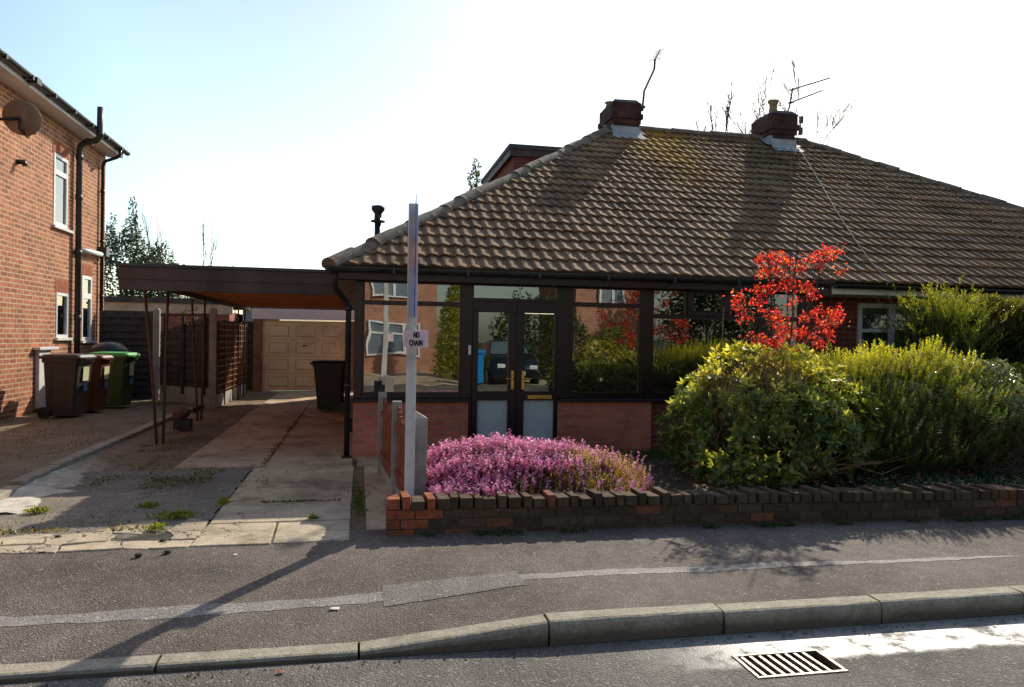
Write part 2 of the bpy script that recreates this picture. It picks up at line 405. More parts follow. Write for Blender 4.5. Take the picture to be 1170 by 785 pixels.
M['pearl'] = plain('pale_grey_cap', (.35, .33, .30), .7, .3, .2, 5, .2)

# ------------------------------------------------------------------ setting
g = MB(); S = 900
g.add([(-S,-S,-.06),(S,-S,-.06),(S,S,-.06),(-S,S,-.06)], [(0,1,2,3)])
g.build('ground', M['grass'], kind='structure')

KY = 3.80       # kerb face
# road with a hole for the drain
gx0, gx1, gy0, gy1 = 1.885, 2.375, 3.265, 3.535
r = MB(); X0, X1, Y0 = -45, 45, -3.6
for a, b, c, d in ((X0, gx0, Y0, KY), (gx1, X1, Y0, KY), (gx0, gx1, Y0, gy0), (gx0, gx1, gy1, KY)):
    r.add([(a,c,0),(b,c,0),(b,d,0),(a,d,0)], [(0,1,2,3)])
r.build('road', M['asphalt_road'], kind='structure')

def kerb_h(x):
    if x < .02: return .035
    if x < 1.0: return .035 + .09*(x-.02)/.98
    return .125
# pavement sheet
pv = MB(); xs = [-45, -20, -8, -5, -3] + [-2, -1]+[.02+.098*i for i in range(11)]+[2, 4] + [6.5, 8, 12, 20, 45]
ys = [KY+.125+.1*i for i in range(16)]+[5.9]
vs = []; fs = []
for y in ys:
    for x in xs:
        f = min(1, max(0, (y-KY-.125)/1.5))
        z = kerb_h(x)*(1-f) + .115*f - .003
        vs.append((x, y, z))
nx = len(xs)
for j in range(len(ys)-1):
    for i in range(nx-1): fs.append((j*nx+i, j*nx+i+1, (j+1)*nx+i+1, (j+1)*nx+i))
pv.add(vs, fs, 0, True); pv.build('pavement', M['asphalt_walk'], kind='structure')
def pav_z(x, y):
    f = min(1, max(0, (y-KY-.125)/1.5)); return kerb_h(x)*(1-f)+.115*f-.003
# far pavement, opposite ground
o = MB(); o.box(-45, 45, -5.4, -3.6, -.05, .12); o.build('opposite_pavement', M['asphalt_walk'], kind='structure')
o = MB(); o.box(-45, 45, -14, -5.4, -.05, .10); o.build('opposite_drive', M['conc_drive'], kind='structure')

# kerb stones
kb = MB(); bounds = [-3.85, -2.88, -1.9, -.921, .022, .998, 1.987, 2.966, 3.94, 4.92, 5.9, 6.9, 7.9]
for i in range(-12, 0): bounds.append(-3.85+i*.98)
for i in range(1, 12): bounds.append(7.9+i*.98)
bounds.sort()
for a, b in zip(bounds[:-1], bounds[1:]):
    g_ = .006; x0, x1 = a+g_, b-g_; jy = random.uniform(-.006, .006); jz = random.uniform(-.004, .004)
    ha, hb = kerb_h(x0)+jz, kerb_h(x1)+jz
    def ring(x, h):
        y = KY+jy
        return [(x, y+.012, -.05), (x, y+.004, h*.5), (x, y+.008, h-.022), (x, y+.018, h-.006), (x, y+.032, h), (x, y+.128, h+.002), (x, y+.13, -.05)]
    n = 9
    kb.rings([[(p[0], p[1]+random.uniform(-.0012,.0012), p[2]+random.uniform(-.0015,.0015)) for p in ring(x0+(x1-x0)*k/n, ha+(hb-ha)*k/n)] for k in range(n+1)])
m_, nt_, out_ = new_mat('stained_kerb'); t_ = NT(nt_)
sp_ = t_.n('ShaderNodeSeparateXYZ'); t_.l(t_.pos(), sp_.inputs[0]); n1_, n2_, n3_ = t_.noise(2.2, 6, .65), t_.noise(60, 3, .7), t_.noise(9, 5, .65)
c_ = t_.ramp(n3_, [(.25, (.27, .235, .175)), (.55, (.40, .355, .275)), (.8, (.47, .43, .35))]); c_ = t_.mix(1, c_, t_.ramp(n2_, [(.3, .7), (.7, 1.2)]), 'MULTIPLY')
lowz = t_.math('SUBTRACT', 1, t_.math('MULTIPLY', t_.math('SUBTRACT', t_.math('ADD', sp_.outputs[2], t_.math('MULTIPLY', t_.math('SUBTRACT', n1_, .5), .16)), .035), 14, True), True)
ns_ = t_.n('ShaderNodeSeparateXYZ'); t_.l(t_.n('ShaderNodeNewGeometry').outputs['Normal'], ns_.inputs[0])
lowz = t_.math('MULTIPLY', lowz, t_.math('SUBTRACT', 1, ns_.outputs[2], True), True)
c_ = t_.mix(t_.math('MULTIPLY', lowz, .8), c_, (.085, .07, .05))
t_.bsdf(out_, c_, .85, .2, t_.bump(t_.math('ADD', n2_, t_.math('MULTIPLY', n3_, 1.5)), .6, .008))
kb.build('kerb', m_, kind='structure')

# pale strip of an old trench and the grey patch
def sheet(name, poly_top, poly_bot, mat, dz):
    b = MB(); vs = [(x, y, pav_z(x, y)+dz) for x, y in poly_bot] + [(x, y, pav_z(x, y)+dz) for x, y in poly_top]
    n = len(poly_bot); b.add(vs, [(i, i+1, n+i+1, n+i) for i in range(n-1)], 0, True)
    return b.build(name, mat, kind='structure')
px = [-14, -8, -4] + [-3+.06*i for i in range(135)]
top = []; bot = []
for x in px:
    yc = 4.47 + .045*math.sin(x*.8+.3) + (.07 if x > .9 else 0); wv = .072 if x < .6 else .058
    if x > 2.6: wv *= max(.35, 1-(x-2.6)/2.6)
    top.append((x, yc+wv+random.uniform(-.010,.010)+.012*math.sin(x*5))); bot.append((x, yc-wv+random.uniform(-.010,.010)+.010*math.sin(x*4+2)))
sheet('pavement_strip', top, bot, M['asphalt_strip'], .002)
pxs = [.16+.085*i for i in range(11)]
sheet('pavement_patch', [(x, 4.66+.05*(x-.18)+random.uniform(-.008,.008)) for x in pxs], [(x, 4.335+.11*(x-.18)+random.uniform(-.008,.008)) for x in pxs], M['asphalt_patch'], .0035)

# own driveway: dirt bed, slabs, cracked apron
def rough_sheet(mb, x0, x1, y0, y1, z, n, m, amp, seed, edge=.0):
    rr = random.Random(seed); vs = []; fs = []
    for j in range(m+1):
        for i in range(n+1):
            x = x0+(x1-x0)*i/n; y = y0+(y1-y0)*j/m
            if i in (0, n): x += rr.uniform(-edge, edge)
            if j in (0, m): y += rr.uniform(-edge, edge)
            vs.append((x, y, (z(x, y) if callable(z) else z)+rr.uniform(-amp, amp)))
    for j in range(m):
        for i in range(n): fs.append((j*(n+1)+i, j*(n+1)+i+1, (j+1)*(n+1)+i+1, (j+1)*(n+1)+i))
    mb.add(vs, fs, 0, True)
d = MB(); rough_sheet(d, -3.15, .6, 5.7, 21.4, lambda x, y: .085-.012*max(0, min(1, (7-y))), 26, 80, .008, 1)
d.build('driveway_bed', M['dirt'], kind='structure')
d = MB()
sl = [(-2.02, -1.06, 9.05, 14.4), (-1.04, -.06, 8.95, 13.2), (-2.05, -1.05, 14.42, 21.2), (-1.04, -.08, 13.22, 21.2),
      (-1.14, -.04, 6.98, 8.92), (-.04+.12, .36, 5.95, 8.9)]
for x0, x1, y0, y1 in sl:
    d.box(x0, x1, y0, y1, .0, .108+random.uniform(-.004,.004), 0, random.uniform(-.004,.004), None, (random.uniform(-.001,.001), random.uniform(-.002,.002)))
d.build('driveway', M['conc_drive'], kind='structure', bevel=.008)
d = MB(); d.box(-1.13, -.05, 6.24, 6.95, -.02, .124, 0, .012)
d.rings([[(-1.14,5.60,-.02),(-.60,5.58,-.02),(-.62,6.21,-.02),(-1.13,6.23,-.02)],[(-1.14,5.60,.122),(-.60,5.58,.126),(-.62,6.21,.124),(-1.13,6.23,.120)]])
d.rings([[(-.585,5.60,-.02),(-.05,5.62,-.02),(-.05,6.21,-.02),(-.605,6.205,-.02)],[(-.585,5.60,.119),(-.05,5.62,.121),(-.05,6.21,.126),(-.605,6.205,.122)]])
d.build('driveway_slab', M['conc_crack'], kind='structure', bevel=.008)
d = MB()
def apz(x, y): return .105 + .02*math.sin(x*2.3+y*1.7)*math.sin(y*2.9) - .01*max(0, 5.9-y)*3
rr = random.Random(4)
cells = []
for j in range(9):
    for i in range(9): cells.append((-2.9+i*.2+rr.uniform(-.05,.05), 5.62+j*.17+rr.uniform(-.04,.04)))
rough_sheet(d, -3.12, -1.15, 5.95, 8.9, lambda x, y: .102+.010*math.sin(x*2.3+y*1.7)*math.sin(y*2.9), 34, 44, .004, 5, .03)
d.build('driveway_apron', M['apron'], kind='structure')
# broken concrete along the front of the apron, piece by piece
d = MB(); rr = random.Random(31); nxp, nyp = 9, 4
gp = {}
for j in range(nyp+1):
    for i in range(nxp+1):
        gp[i, j] = (-3.06+1.92*i/nxp+rr.uniform(-.075,.075)*(0 < i < nxp), 5.585+.62*(j/nyp)**.9*(1+.55*math.sin(i*.9+1)*(j == nyp))+rr.uniform(-.05,.05)*(1 if 0 < j else .4))
for j in range(nyp):
    for i in range(nxp):
        if rr.random() < .07 or (i in (6, 7) and j in (1, 2)): continue
        q = [gp[i,j], gp[i+1,j], gp[i+1,j+1], gp[i,j+1]]
        # split edges and roughen so that no piece is a clean quad
        rim = []
        for a_, b_ in zip(q, q[1:]+q[:1]):
            for t_ in (0, .33, .66): rim.append((a_[0]+(b_[0]-a_[0])*t_+rr.uniform(-.014,.014), a_[1]+(b_[1]-a_[1])*t_+rr.uniform(-.012,.012)))
        cx_, cy_ = sum(p_[0] for p_ in rim)/12, sum(p_[1] for p_ in rim)/12; k_ = rr.uniform(.90, .965); zt = .124+rr.uniform(-.008,.006); tx_, ty_ = rr.uniform(-.03,.03), rr.uniform(-.03,.03)
        if j == nyp-1: zt -= .012
        R0 = [(cx_+(x-cx_)*k_, cy_+(y-cy_)*k_, .06) for x, y in rim]; R1 = [(x, y, zt+(x-cx_)*tx_+(y-cy_)*ty_) for x, y, z in R0]
        d.rings([R0, R1])
d.build('driveway_broken_edge', M['conc_crack'], kind='structure', bevel=.006)
# slope of pale mortar beside the neighbour's edging
d = MB(); rr = random.Random(9); vs = []; m = 60
for j in range(m+1):
    y = 6.9+7.9*j/m; w = .30+.07*math.sin(j*.8)+.05*math.sin(j*2.1)+rr.uniform(-.05,.05)
    if y < 7.9: w += .12
    for k, (fx, fz) in enumerate(((0, .165), (.25, .148), (.55, .128), (.8, .112), (1, .088))):
        vs.append((-3.06+fx*w, y, fz - (.05 if y < 7.6 else 0)*(1-fx) + rr.uniform(-.010,.010)))
d.add(vs, [(j*5+k, j*5+k+1, (j+1)*5+k+1, (j+1)*5+k) for j in range(m) for k in range(4)], 0, True)
d.build('mortar_slope', M['mortar_mix'], kind='structure')
# neighbour drive
d = MB(); rough_sheet(d, -9.5, -3.14, 5.7, 19, lambda x, y: .165+.012*math.sin(x*1.3+y) if y > 7.2 else .112+.053*max(0, (y-5.7)/1.5), 30, 40, .006, 3)
d.build('neighbour_drive', M['asphalt_drive'], kind='structure')
d = MB()
for j in range(9):
    y0 = 6.9+.92*j; d.box(-3.20, -3.06, y0+.01, y0+.91, 0, .165+.05*min(1, j/1.5)+random.uniform(-.008,.008), 0, random.uniform(-.01,.01))
d.build('drive_edging', M['conc_kerb'], kind='structure', bevel=.012)

# ------------------------------------------------------------------ front garden ground
gs = MB()
def gz(x, y): return .25 + .05*math.sin(x*1.7+y*2.1)*math.sin(x*.9-y) - (.12 if x < .7 else 0)
rough_sheet(gs, .44, 12, 5.74, 8.2, gz, 60, 16, .018, 12)
gs.build('garden_bed', M['soil'], kind='structure')
gs = MB(); rough_sheet(gs, .42, 14, 8.2, 9.9, .14, 40, 8, .01, 13); gs.build('lawn', M['grass'], kind='structure')
# doorstep path behind the fence
gs = MB(); gs.box(.0, 1.0, 8.95, 9.46, .02, .115); gs.build('path', M['conc_drive'], kind='structure')

# ------------------------------------------------------------------ bungalow
EA = Vector((-.31, 9.25, 2.46)); RY = 14.65; RZ = 5.93; RUN = RY-9.25; PITCH = math.atan((RZ-2.46)/RUN)
RX0, RX1 = EA.x+RUN-.1, 9.32
EX1 = RX1+RUN
bung = thing('semi_detached_bungalow', 'brick semi-detached bungalow with brown hipped tile roof and dark brown glazed porch', 'house', (5, 9.9, .1))
def slope_tiles(name, P0, U, V, N, L, SL, kl, kr, parent, roll=.165, row=.30, seed=1, coarse=False):
    rr = random.Random(seed); b = MB()
    P0, U, V, N = map(Vector, (P0, U, V, N))
    per = [roll*q/8 for q in range(8)] if not coarse else [0, roll/2]
    xs = []; k = 0
    while k*roll < L:
        xs += [(k*roll+p, k, p) for p in per if k*roll+p < L]; k += 1
    xs.append((L, k, 0))
    rows = int(math.ceil(SL/row))
    smx = lambda x: min(SL, x/kl if kl else 1e9, (L-x)/kr if kr else 1e9)
    for i in range(rows):
        s0 = i*row; vs = []; fs = []; cols = []
        offs = {}
        for x, k, p in xs:
            tkey = (k+(i % 2)) // 2
            if tkey not in offs: offs[tkey] = (rr.uniform(-.004,.006), rr.uniform(.72,1.28), rr.uniform(-.04,.05), rr.uniform(-.014,.014))
            jz, jc, jt, js = offs[tkey]
            h = .0125*(math.sin(2*PI*p/roll)+.28*math.sin(4*PI*p/roll)+1)
            su = min(s0+row+.01, smx(x))
            if su <= s0: su = s0
            base = P0+U*x
            l0 = base+V*(s0+ (js if i else 0)-.004)+N*(h+.033+jz); u0 = base+V*su+N*(h+.004)
            dn = base+V*(s0+(js if i else 0)-.004)+N*(.0)
            dead = smx(x) <= s0
            vs += [dn, l0, u0]; cols.append(((.275*jc+jt*.8, .18*jc+jt*.4, .108*jc), dead))
        n = len(xs)
        for q in range(n-1):
            if cols[q][1] and cols[q+1][1]: continue
            a = q*3; c_ = (q+1)*3
            fs += [(a+1, c_+1, c_+2, a+2), (a, c_, c_+1, a+1)]
        bi = len(b.v); b.add(vs, fs, 0, False)
        for q in range(n):
            for e in range(3): b.c[bi+q*3+e] = cols[q][0] if e else tuple(z*.22 for z in cols[q][0])  # riser feet darkened in the colour, painting shade under each tile course
    # underlay so nothing shows through
    b.add([P0, P0+U*L, P0+U*(L-kr*SL)+V*SL, P0+U*(kl*SL)+V*SL], [(0,1,2,3)], 0, False, (.02,.02,.02))
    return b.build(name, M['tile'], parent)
cp, sp_ = math.cos(PITCH), math.sin(PITCH); SL = RUN/cp
roof = slope_tiles('roof', EA, (1,0,0), (0,cp,sp_), (0,-sp_,cp), EX1-EA.x, SL, cp*(RX0-EA.x)/RUN, cp, bung)
# left hip, back slope, right hip
hx = RX0-EA.x; hl = math.hypot(hx, RZ-2.46); hc, hs = hx/hl, (RZ-2.46)/hl
slope_tiles('roof', EA+Vector((0, 2*RUN, 0)), (0,-1,0), (hc,0,hs), (-hs,0,hc), 2*RUN, hl, RUN/hl, RUN/hl, roof, seed=2)
slope_tiles('roof', (EX1, 9.25, 2.46), (0,1,0), (-cp,0,sp_), (sp_,0,cp), 2*RUN, SL, cp, cp, roof, seed=3)
b = MB(); yb = RY+RUN
b.add([(EA.x,yb,2.46),(EX1,yb,2.46),(RX1,RY,RZ),(RX0,RY,RZ)], [(1,0,3,2)]); b.build('roof', M['ridge'], roof)
# ridge and hip tiles
def ridge_run(mb, A, B, rad, step=.42, seed=1, side=None):
    rr = random.Random(seed); A, B = Vector(A), Vector(B); d = (B-A); L = d.length; d.normalize()
    u = d.cross(Vector((0,0,1))).normalized(); w = u.cross(d)
    n = int(L/step)+1
    for i in range(n):
        a = A+d*(i*L/n-.012); e = A+d*((i+1)*L/n+.012); jr = rr.uniform(-.008,.008); jw = rr.uniform(-.012,.012)
        rings = []
        for p, r_ in ((a, rad+.007+jr), (a+d*.05, rad+.002+jr), (e, rad-.003+jr)):
            rings.append([p+u*math.cos(q)*r_*1.1+w*(math.sin(q)*r_*.9+jw-.05) for q in [PI*k/8 for k in range(9)]]+[p-w*.14])
        mb.rings(rings, 0, False)
rb = MB()
ridge_run(rb, EA+Vector((-.05,-.05,.02)), (RX0, RY, RZ+.04), .105, .40, 2)
ridge_run(rb, (EX1, 9.25, 2.48), (RX1, RY, RZ+.04), .105, .40, 4)
ridge_run(rb, (RX0, RY, RZ+.04), (RX1, RY, RZ+.04), .12, .45, 3)
ridge_run(rb, EA+Vector((-.05, 2*RUN+.05, .02)), (RX0, RY, RZ+.05), .125, .40, 5)
rb.build('ridge_tiles', M['ridge'], roof)

# chimneys
def chimney(x0, x1, y0, y1, z0, z1, pots, seed):
    b = MB(); zt = z1
    def ring_(e, za, zb): b.box(x0-e, x1+e, y0-e, y1+e, za, zb, 0)
    H = z1-z0
    ring_(0, z0, z0+H*.50); ring_(.035, z0+H*.50, z0+H*.60); ring_(.07, z0+H*.60, z0+H*.70)
    ring_(.04, z0+H*.70, z0+H*.93)
    # sides use the other brick direction
    f2 = [1 if fi % 6 in (4, 5) else 0 for fi in range(len(b.f))]; b.m = f2
    o = b.build('chimney', [M['brick_chim'], M['brick_chim_x']], roof)
    c = MB(); rr = random.Random(seed)
    c.rings([[(x0-.03,y0-.03,z0+H*.931),(x1+.03,y0-.03,z0+H*.931),(x1+.03,y1+.03,z0+H*.931),(x0-.03,y1+.03,z0+H*.931)],
             [(x0+.02,y0+.03,z1),(x1-.05,y0+.03,z1+.01),(x1-.05,y1-.03,z1+.01),(x0+.02,y1-.03,z1)]])
    c.build('chimney_cap', M['soot_cement'], o)
    for (px_, py_, pr, ph) in pots:
        p = MB(); p.lathe(px_, py_, [(pr*.9, z1-.05), (pr*.85, z1+ph*.3), (pr*.72, z1+ph*.6), (pr*.8, z1+ph*.75), (pr*1.05, z1+ph*.85), (pr*1.05, z1+ph), (pr*.8, z1+ph), (pr*.75, z1+ph*.6)], 16)
        p.build('chimney_pot', M['clay_pot'], o)
    # flashing: front apron lying on the slope, stepped sides
    f = MB(); zf = 2.46+(y0-9.25)*math.tan(PITCH); e = .012
    ya = y0-.26; za = 2.46+(ya-9.25)*math.tan(PITCH)
    f.add([(x0-.10,ya,za+.052),(x1+.10,ya,za+.052),(x1+.03,y0-e,zf+.07),(x0-.03,y0-e,zf+.07),(x1+.03,y0-e,zf+.19),(x0-.03,y0-e,zf+.19)], [(0,1,2,3),(3,2,4,5)])
    for sx, xx in ((-1, x0-e), (1, x1+e)):
        f.add([(xx,y0-e,zf+.04),(xx,RY,RZ+.03),(xx,RY,RZ+.22),(xx,y0-e,zf+.24)], [(0,1,2,3)])
        f.add([(xx,y0-.02,zf+.06),(xx+sx*.12,y0-.02,zf+.06),(xx+sx*.12,RY,RZ+.06),(xx,RY,RZ+.06)], [(0,1,2,3)])
    f.build('flashing', M['lead'], o)
    return o
chimney(4.90, 5.42, 14.28, 15.05, 5.45, 6.42, [(5.0, 14.85, .10, .10)], 1)
chimney(8.33, 8.83, 14.22, 15.0, 5.45, 6.44, [(8.52, 14.55, .105, .30)], 2)

# gutter and fascia
def half_gutter(mb, A, B, rad, n=10, t=.006):
    A, B = Vector(A), Vector(B); d = (B-A).normalized(); u = d.cross(Vector((0,0,1))).normalized()
    rings = []
    for p in (A, B):
        rg = [p+u*math.cos(a)*rad+Vector((0,0,-math.sin(a)*rad)) for a in [PI*k/n for k in range(n+1)]]
        rg += [p+u*math.cos(a)*(rad-t)+Vector((0,0,-math.sin(a)*(rad-t))) for a in [PI-PI*k/n for k in range(n+1)]]
        rings.append(rg)
    mb.rings(rings, 0, False)
gm = MB(); half_gutter(gm, (-.38, 9.19, 2.44), (6.32, 9.19, 2.455), .062)
for x in [0.4+.9*i for i in range(7)]: gm.box(x-.015, x+.015, 9.13, 9.26, 2.37, 2.445)
gm.box(-.40, -.375, 9.125, 9.255, 2.37, 2.45)
gm.build('gutter', M['gutter'], bung)
gm = MB(); half_gutter(gm, (6.36, 9.19, 2.43), (EX1, 9.19, 2.41), .062); gm.build('gutter', M['black_plastic'], bung)
fm = MB(); fm.box(-.28, 6.34, 9.262, 9.285, 2.30, 2.44); fm.box(-.28, 6.34, 9.287, 9.47, 2.315, 2.335)
fm.box(-.29, -.265, 9.29, 12.5, 2.30, 2.44); fm.box(-.262, -.03, 9.48, 20, 2.30, 2.32)
fm.build('fascia', M['upvc_brown'], bung)
fm = MB(); fm.box(6.36, EX1-.1, 9.262, 9.285, 2.30, 2.40); fm.box(6.36, EX1-.1, 9.287, 9.895, 2.295, 2.315)
fm.build('fascia', M['white_paint'], bung)
# down pipe with swan neck
dp = MB(); dp.tube([(-.30, 9.2, 2.38), (-.30, 9.21, 2.27), (-.27, 9.3, 2.16), (-.17, 9.46, 2.05), (-.13, 9.5, 1.96), (-.13, 9.5, .13)], .036, 10)
for z in (1.95, 1.0): dp.tube([(-.13, 9.5, z-.03), (-.13, 9.5, z+.03)], .044, 10)
dp.box(-.19, -.07, 9.44, 9.56, .10, .14)
dp.build('downpipe', M['black_plastic'], bung)

# main walls
def wall_holes(mb, axis, c0, c1, u0, u1, z0, z1, holes, mi=0):
    """slab wall between planes c0,c1 with rectangular holes (u0,u1,z0,z1); axis 'y': plane y, u=x"""
    us = sorted({u0, u1, *[h[0] for h in holes], *[h[1] for h in holes]}); zs = sorted({z0, z1, *[h[2] for h in holes], *[h[3] for h in holes]})
    for i in range(len(us)-1):
        for j in range(len(zs)-1):
            uc, zc = (us[i]+us[i+1])/2, (zs[j]+zs[j+1])/2
            if any(h[0] < uc < h[1] and h[2] < zc < h[3] for h in holes): continue
            if axis == 'y': mb.box(us[i], us[i+1], c0, c1, zs[j], zs[j+1], mi)
            else: mb.box(c0, c1, us[i], us[i+1], zs[j], zs[j+1], mi)
w = MB(); wall_holes(w, 'y', 9.9, 10.15, 6.16, EX1-.35, 0, 2.30, [(7.22, 8.9, .95, 2.22), (10.5, 12.3, .9, 2.2)])
w.box(6.0, 6.16, 9.9, 10.15, 0, 2.3)
w.build('wall', M['brick_dark'], bung)
for x0, x1, y0 in ((.0, .2, 11.0), (EX1-.55, EX1-.3, 10.15)): w = MB(); w.box(x0, x1, y0, 19.9, 0, 2.3); w.build('wall', M['brick_dark_x'], bung)
w = MB(); w.box(.2, EX1-.55, 19.7, 19.9, 0, 2.3); w.build('wall', M['brick_dark'], bung)
# dim interior behind porch
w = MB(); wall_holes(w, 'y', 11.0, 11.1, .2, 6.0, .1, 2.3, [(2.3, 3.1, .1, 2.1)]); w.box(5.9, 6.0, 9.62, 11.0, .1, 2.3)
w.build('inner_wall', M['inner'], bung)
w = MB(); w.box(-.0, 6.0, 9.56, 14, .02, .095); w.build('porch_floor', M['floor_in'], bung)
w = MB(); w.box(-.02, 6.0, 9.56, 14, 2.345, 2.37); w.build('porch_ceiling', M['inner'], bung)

# porch: dwarf walls, sill, posts
for x0, x1 in ((-.06, 1.37), (2.545, 3.835)): w = MB(); w.box(x0, x1, 9.46, 9.56, 0, .80); w.build('porch_wall', M['brick_porch'], bung)
w = MB(); w.box(3.837, 6.15, 9.56, 9.66, 0, .80); w.build('porch_wall', M['brick_dark'], bung)
w = MB(); w.box(-.06, .04, 9.562, 11.0, 0, .80); w.build('porch_wall', M['brick_dark_x'], bung)
for x0, x1 in ((-.10, 1.37), (2.55, 6.16)): s = MB(); s.box(x0, x1, 9.41, 9.56, .802, .84); s.build('sill', M['black_plastic'], bung, bevel=.008)
p = MB()
p.box(-.06, 6.15, 9.468, 9.54, 2.297, 2.42); p.build('head_beam', M['upvc_brown'], bung, bevel=.006)
for x0, x1 in ((-.06, .045), (1.262, 1.412), (2.527, 2.715), (3.675, 3.84), (5.40, 5.47), (6.02, 6.15)):
    p = MB(); p.box(x0, x1, 9.464, 9.545, .842, 2.295)
    if x0 == 1.262: p.box(1.374, 1.412, 9.464, 9.545, .1, .8415)
    if x0 == 2.527: p.box(2.527, 2.543, 9.464, 9.545, .1, .8415)
    p.build('porch_post', M['upvc_brown'], bung, bevel=.006)
p = MB()
p.box(-.06, -.0, 10.9, 11.0, .842, 2.3); p.box(-.06, .0, 9.55, 10.9, 2.2, 2.3); p.box(-.06, .0, 9.55, 10.9, .842, .92)
p.build('porch_frame', M['upvc_brown'], bung, bevel=.006)
def pane(parent, x0, x1, z0, z1, y=9.505, mat='glass', name='pane'):
    b = MB(); b.add([(x0,y,z0),(x1,y,z0),(x1,y,z1),(x0,y,z1)], [(0,1,2,3)]); return b.build(name, M[mat], parent)
def window(parent, x0, x1, z0, z1, cells, y0=9.47, y1=9.538, fw=.03, mat='upvc_brown', glass='glass', name='window'):
    """frame with openings 'cells' (x0,x1,z0,z1), a pane in each"""
    f = MB(); wall_holes(f, 'y', y0, y1, x0, x1, z0, z1, cells); o = f.build(name, M[mat], parent)
    e = .004
    for c in cells: pane(o, c[0]-e*0, c[1], c[2], c[3], (y0+y1)/2, glass)
    return o
window(bung, .047, 1.260, .844, 2.293, [(.066, 1.248, .922, 2.005), (.066, 1.248, 2.062, 2.280)])
window(bung, 2.717, 3.673, .844, 2.293, [(2.735, 3.655, .925, 2.045), (2.735, 3.655, 2.103, 2.280)])
wn = window(bung, 3.842, 5.398, .844, 2.293, [(3.853, 5.385, .925, 1.912), (3.853, 4.305, 1.975, 2.285), (4.424, 4.850, 2.02, 2.255), (4.965, 5.385, 1.975, 2.285)])
f = MB(); wall_holes(f, 'y', 9.445, 9.468, 4.335, 4.935, 1.955, 2.31, [(4.415, 4.857, 2.013, 2.262)]); f.build('vent_frame', M['upvc_brown'], wn, bevel=.005)
window(bung, 5.472, 6.018, .844, 2.293, [(5.50, 6.0, .925, 1.912), (5.50, 6.0, 1.975, 2.285)])
window(bung, 1.414, 2.525, 2.085, 2.294, [(1.425, 2.515, 2.125, 2.283)], name='fanlight')
sp2 = pane(bung, 9.56, 10.9, .92, 2.2)  # side glazing, rebuilt below as a plane facing the drive
bpy.data.objects.remove(sp2)
b = MB(); b.add([(-.03, 9.55, .92), (-.03, 10.9, .92), (-.03, 10.9, 2.2), (-.03, 9.55, 2.2)], [(0,1,2,3)]); b.build('pane', M['glass'], bung)
# double doors
def door(x0, x1, gx0, gx1, hx, plate, seed):
    f = MB(); wall_holes(f, 'y', 9.462, 9.53, x0, x1, .115, 2.083, [(gx0, gx1, .935, 1.945), (gx0, gx1, .22, .82)])
    o = f.build('door', M['upvc_brown'], bung, bevel=.004)
    pane(o, gx0, gx1, .935, 1.945, 9.50, 'glass_flat'); pane(o, gx0, gx1, .22, .82, 9.498, 'frost', 'frosted_pane')
    h = MB(); h.box(hx-.018, hx+.018, 9.448, 9.461, .96, 1.20)
    dx = -.10 if hx < 1.99 else .10
    h.tube([(hx, 9.45, 1.10), (hx, 9.40, 1.10), (hx+dx*.2, 9.395, 1.10), (hx+dx, 9.395, 1.098)], .010, 8)
    h.build('handle', M['brass'], o, bevel=.003)
    if plate:
        l = MB(); l.box(2.14, 2.46, 9.448, 9.4615, .838, .888); l.box(2.165, 2.435, 9.444, 9.4475, .848, .878); l.build('letter_plate', M['brass'], o, bevel=.003)
door(1.416, 1.985, 1.488, 1.880, 1.937, False, 1)
door(1.989, 2.523, 2.090, 2.490, 2.075, True, 2)
b = MB(); b.box(1.416, 2.523, 9.40, 9.56, .02, .112); b.build('doorstep', M['conc_drive'], bung)
b = MB(); b.box(1.355, 1.388, 9.415, 9.429, 1.40, 1.52); b.lathe(1.372, 9.412, [(.001, 1.46), (.001, 1.461)], 4); b.build('doorbell', M['white_upvc'], bung, bevel=.004)

# right-hand half: white window with nets
def white_window(parent, x0, x1, z0, z1, y, cells):
    f = MB(); wall_holes(f, 'y', y, y+.07, x0, x1, z0, z1, cells); o = f.build('window', M['white_upvc'], parent, bevel=.004)
    for c in cells: pane(o, c[0], c[1], c[2], c[3], y+.03, 'glass_left')
    c = MB(); n = 40; vs = []
    for i in range(n+1):
        x = x0+.05+(x1-x0-.1)*i/n; yy = y+.14+.02*math.sin(i*1.3)
        vs += [(x, yy, z0+.05), (x, yy, z1-.05)]
    c.add(vs, [(2*i, 2*i+2, 2*i+3, 2*i+1) for i in range(n)], 0, True); c.build('curtain', M['curtain'], o)
    s = MB(); s.box(x0-.05, x1+.05, y-.07, y-.002, z0-.06, z0); s.build('sill', M['white_paint'], o)
    return o
white_window(bung, 7.222, 8.898, .952, 2.218, 9.86, [(7.28, 7.74, 1.84, 2.15), (7.28, 7.74, 1.02, 1.79), (7.83, 8.30, 1.02, 2.15), (8.38, 8.84, 1.02, 2.15)])
white_window(bung, 10.502, 12.298, .902, 2.198, 9.86, [(10.57, 11.05, .97, 2.14), (11.12, 11.7, .97, 2.14), (11.77, 12.23, .97, 2.14)])

# rear dormer
dm = MB(); DX0, DX1, DY0, DY1 = 3.12, 12.0, 15.9, 19.6
dm.box(DX0+.1, DX1, DY0+.06, DY1, 2.4, 5.62); dor = dm.build('dormer', M['brick_dark'], bung)
dm = MB(); dm.box(DX0-.02, DX1+.1, DY0-.05, DY1+.1, 5.70, 5.80); dm.build('dormer_roof', M['felt'], dor)
dm = MB(); dm.box(DX0, DX1+.05, DY0-.02, DY0+.02, 5.55, 5.698); dm.box(DX0, DX0+.03, DY0+.022, DY1, 5.55, 5.698); dm.build('dormer_fascia', M['fascia_wood'], dor)
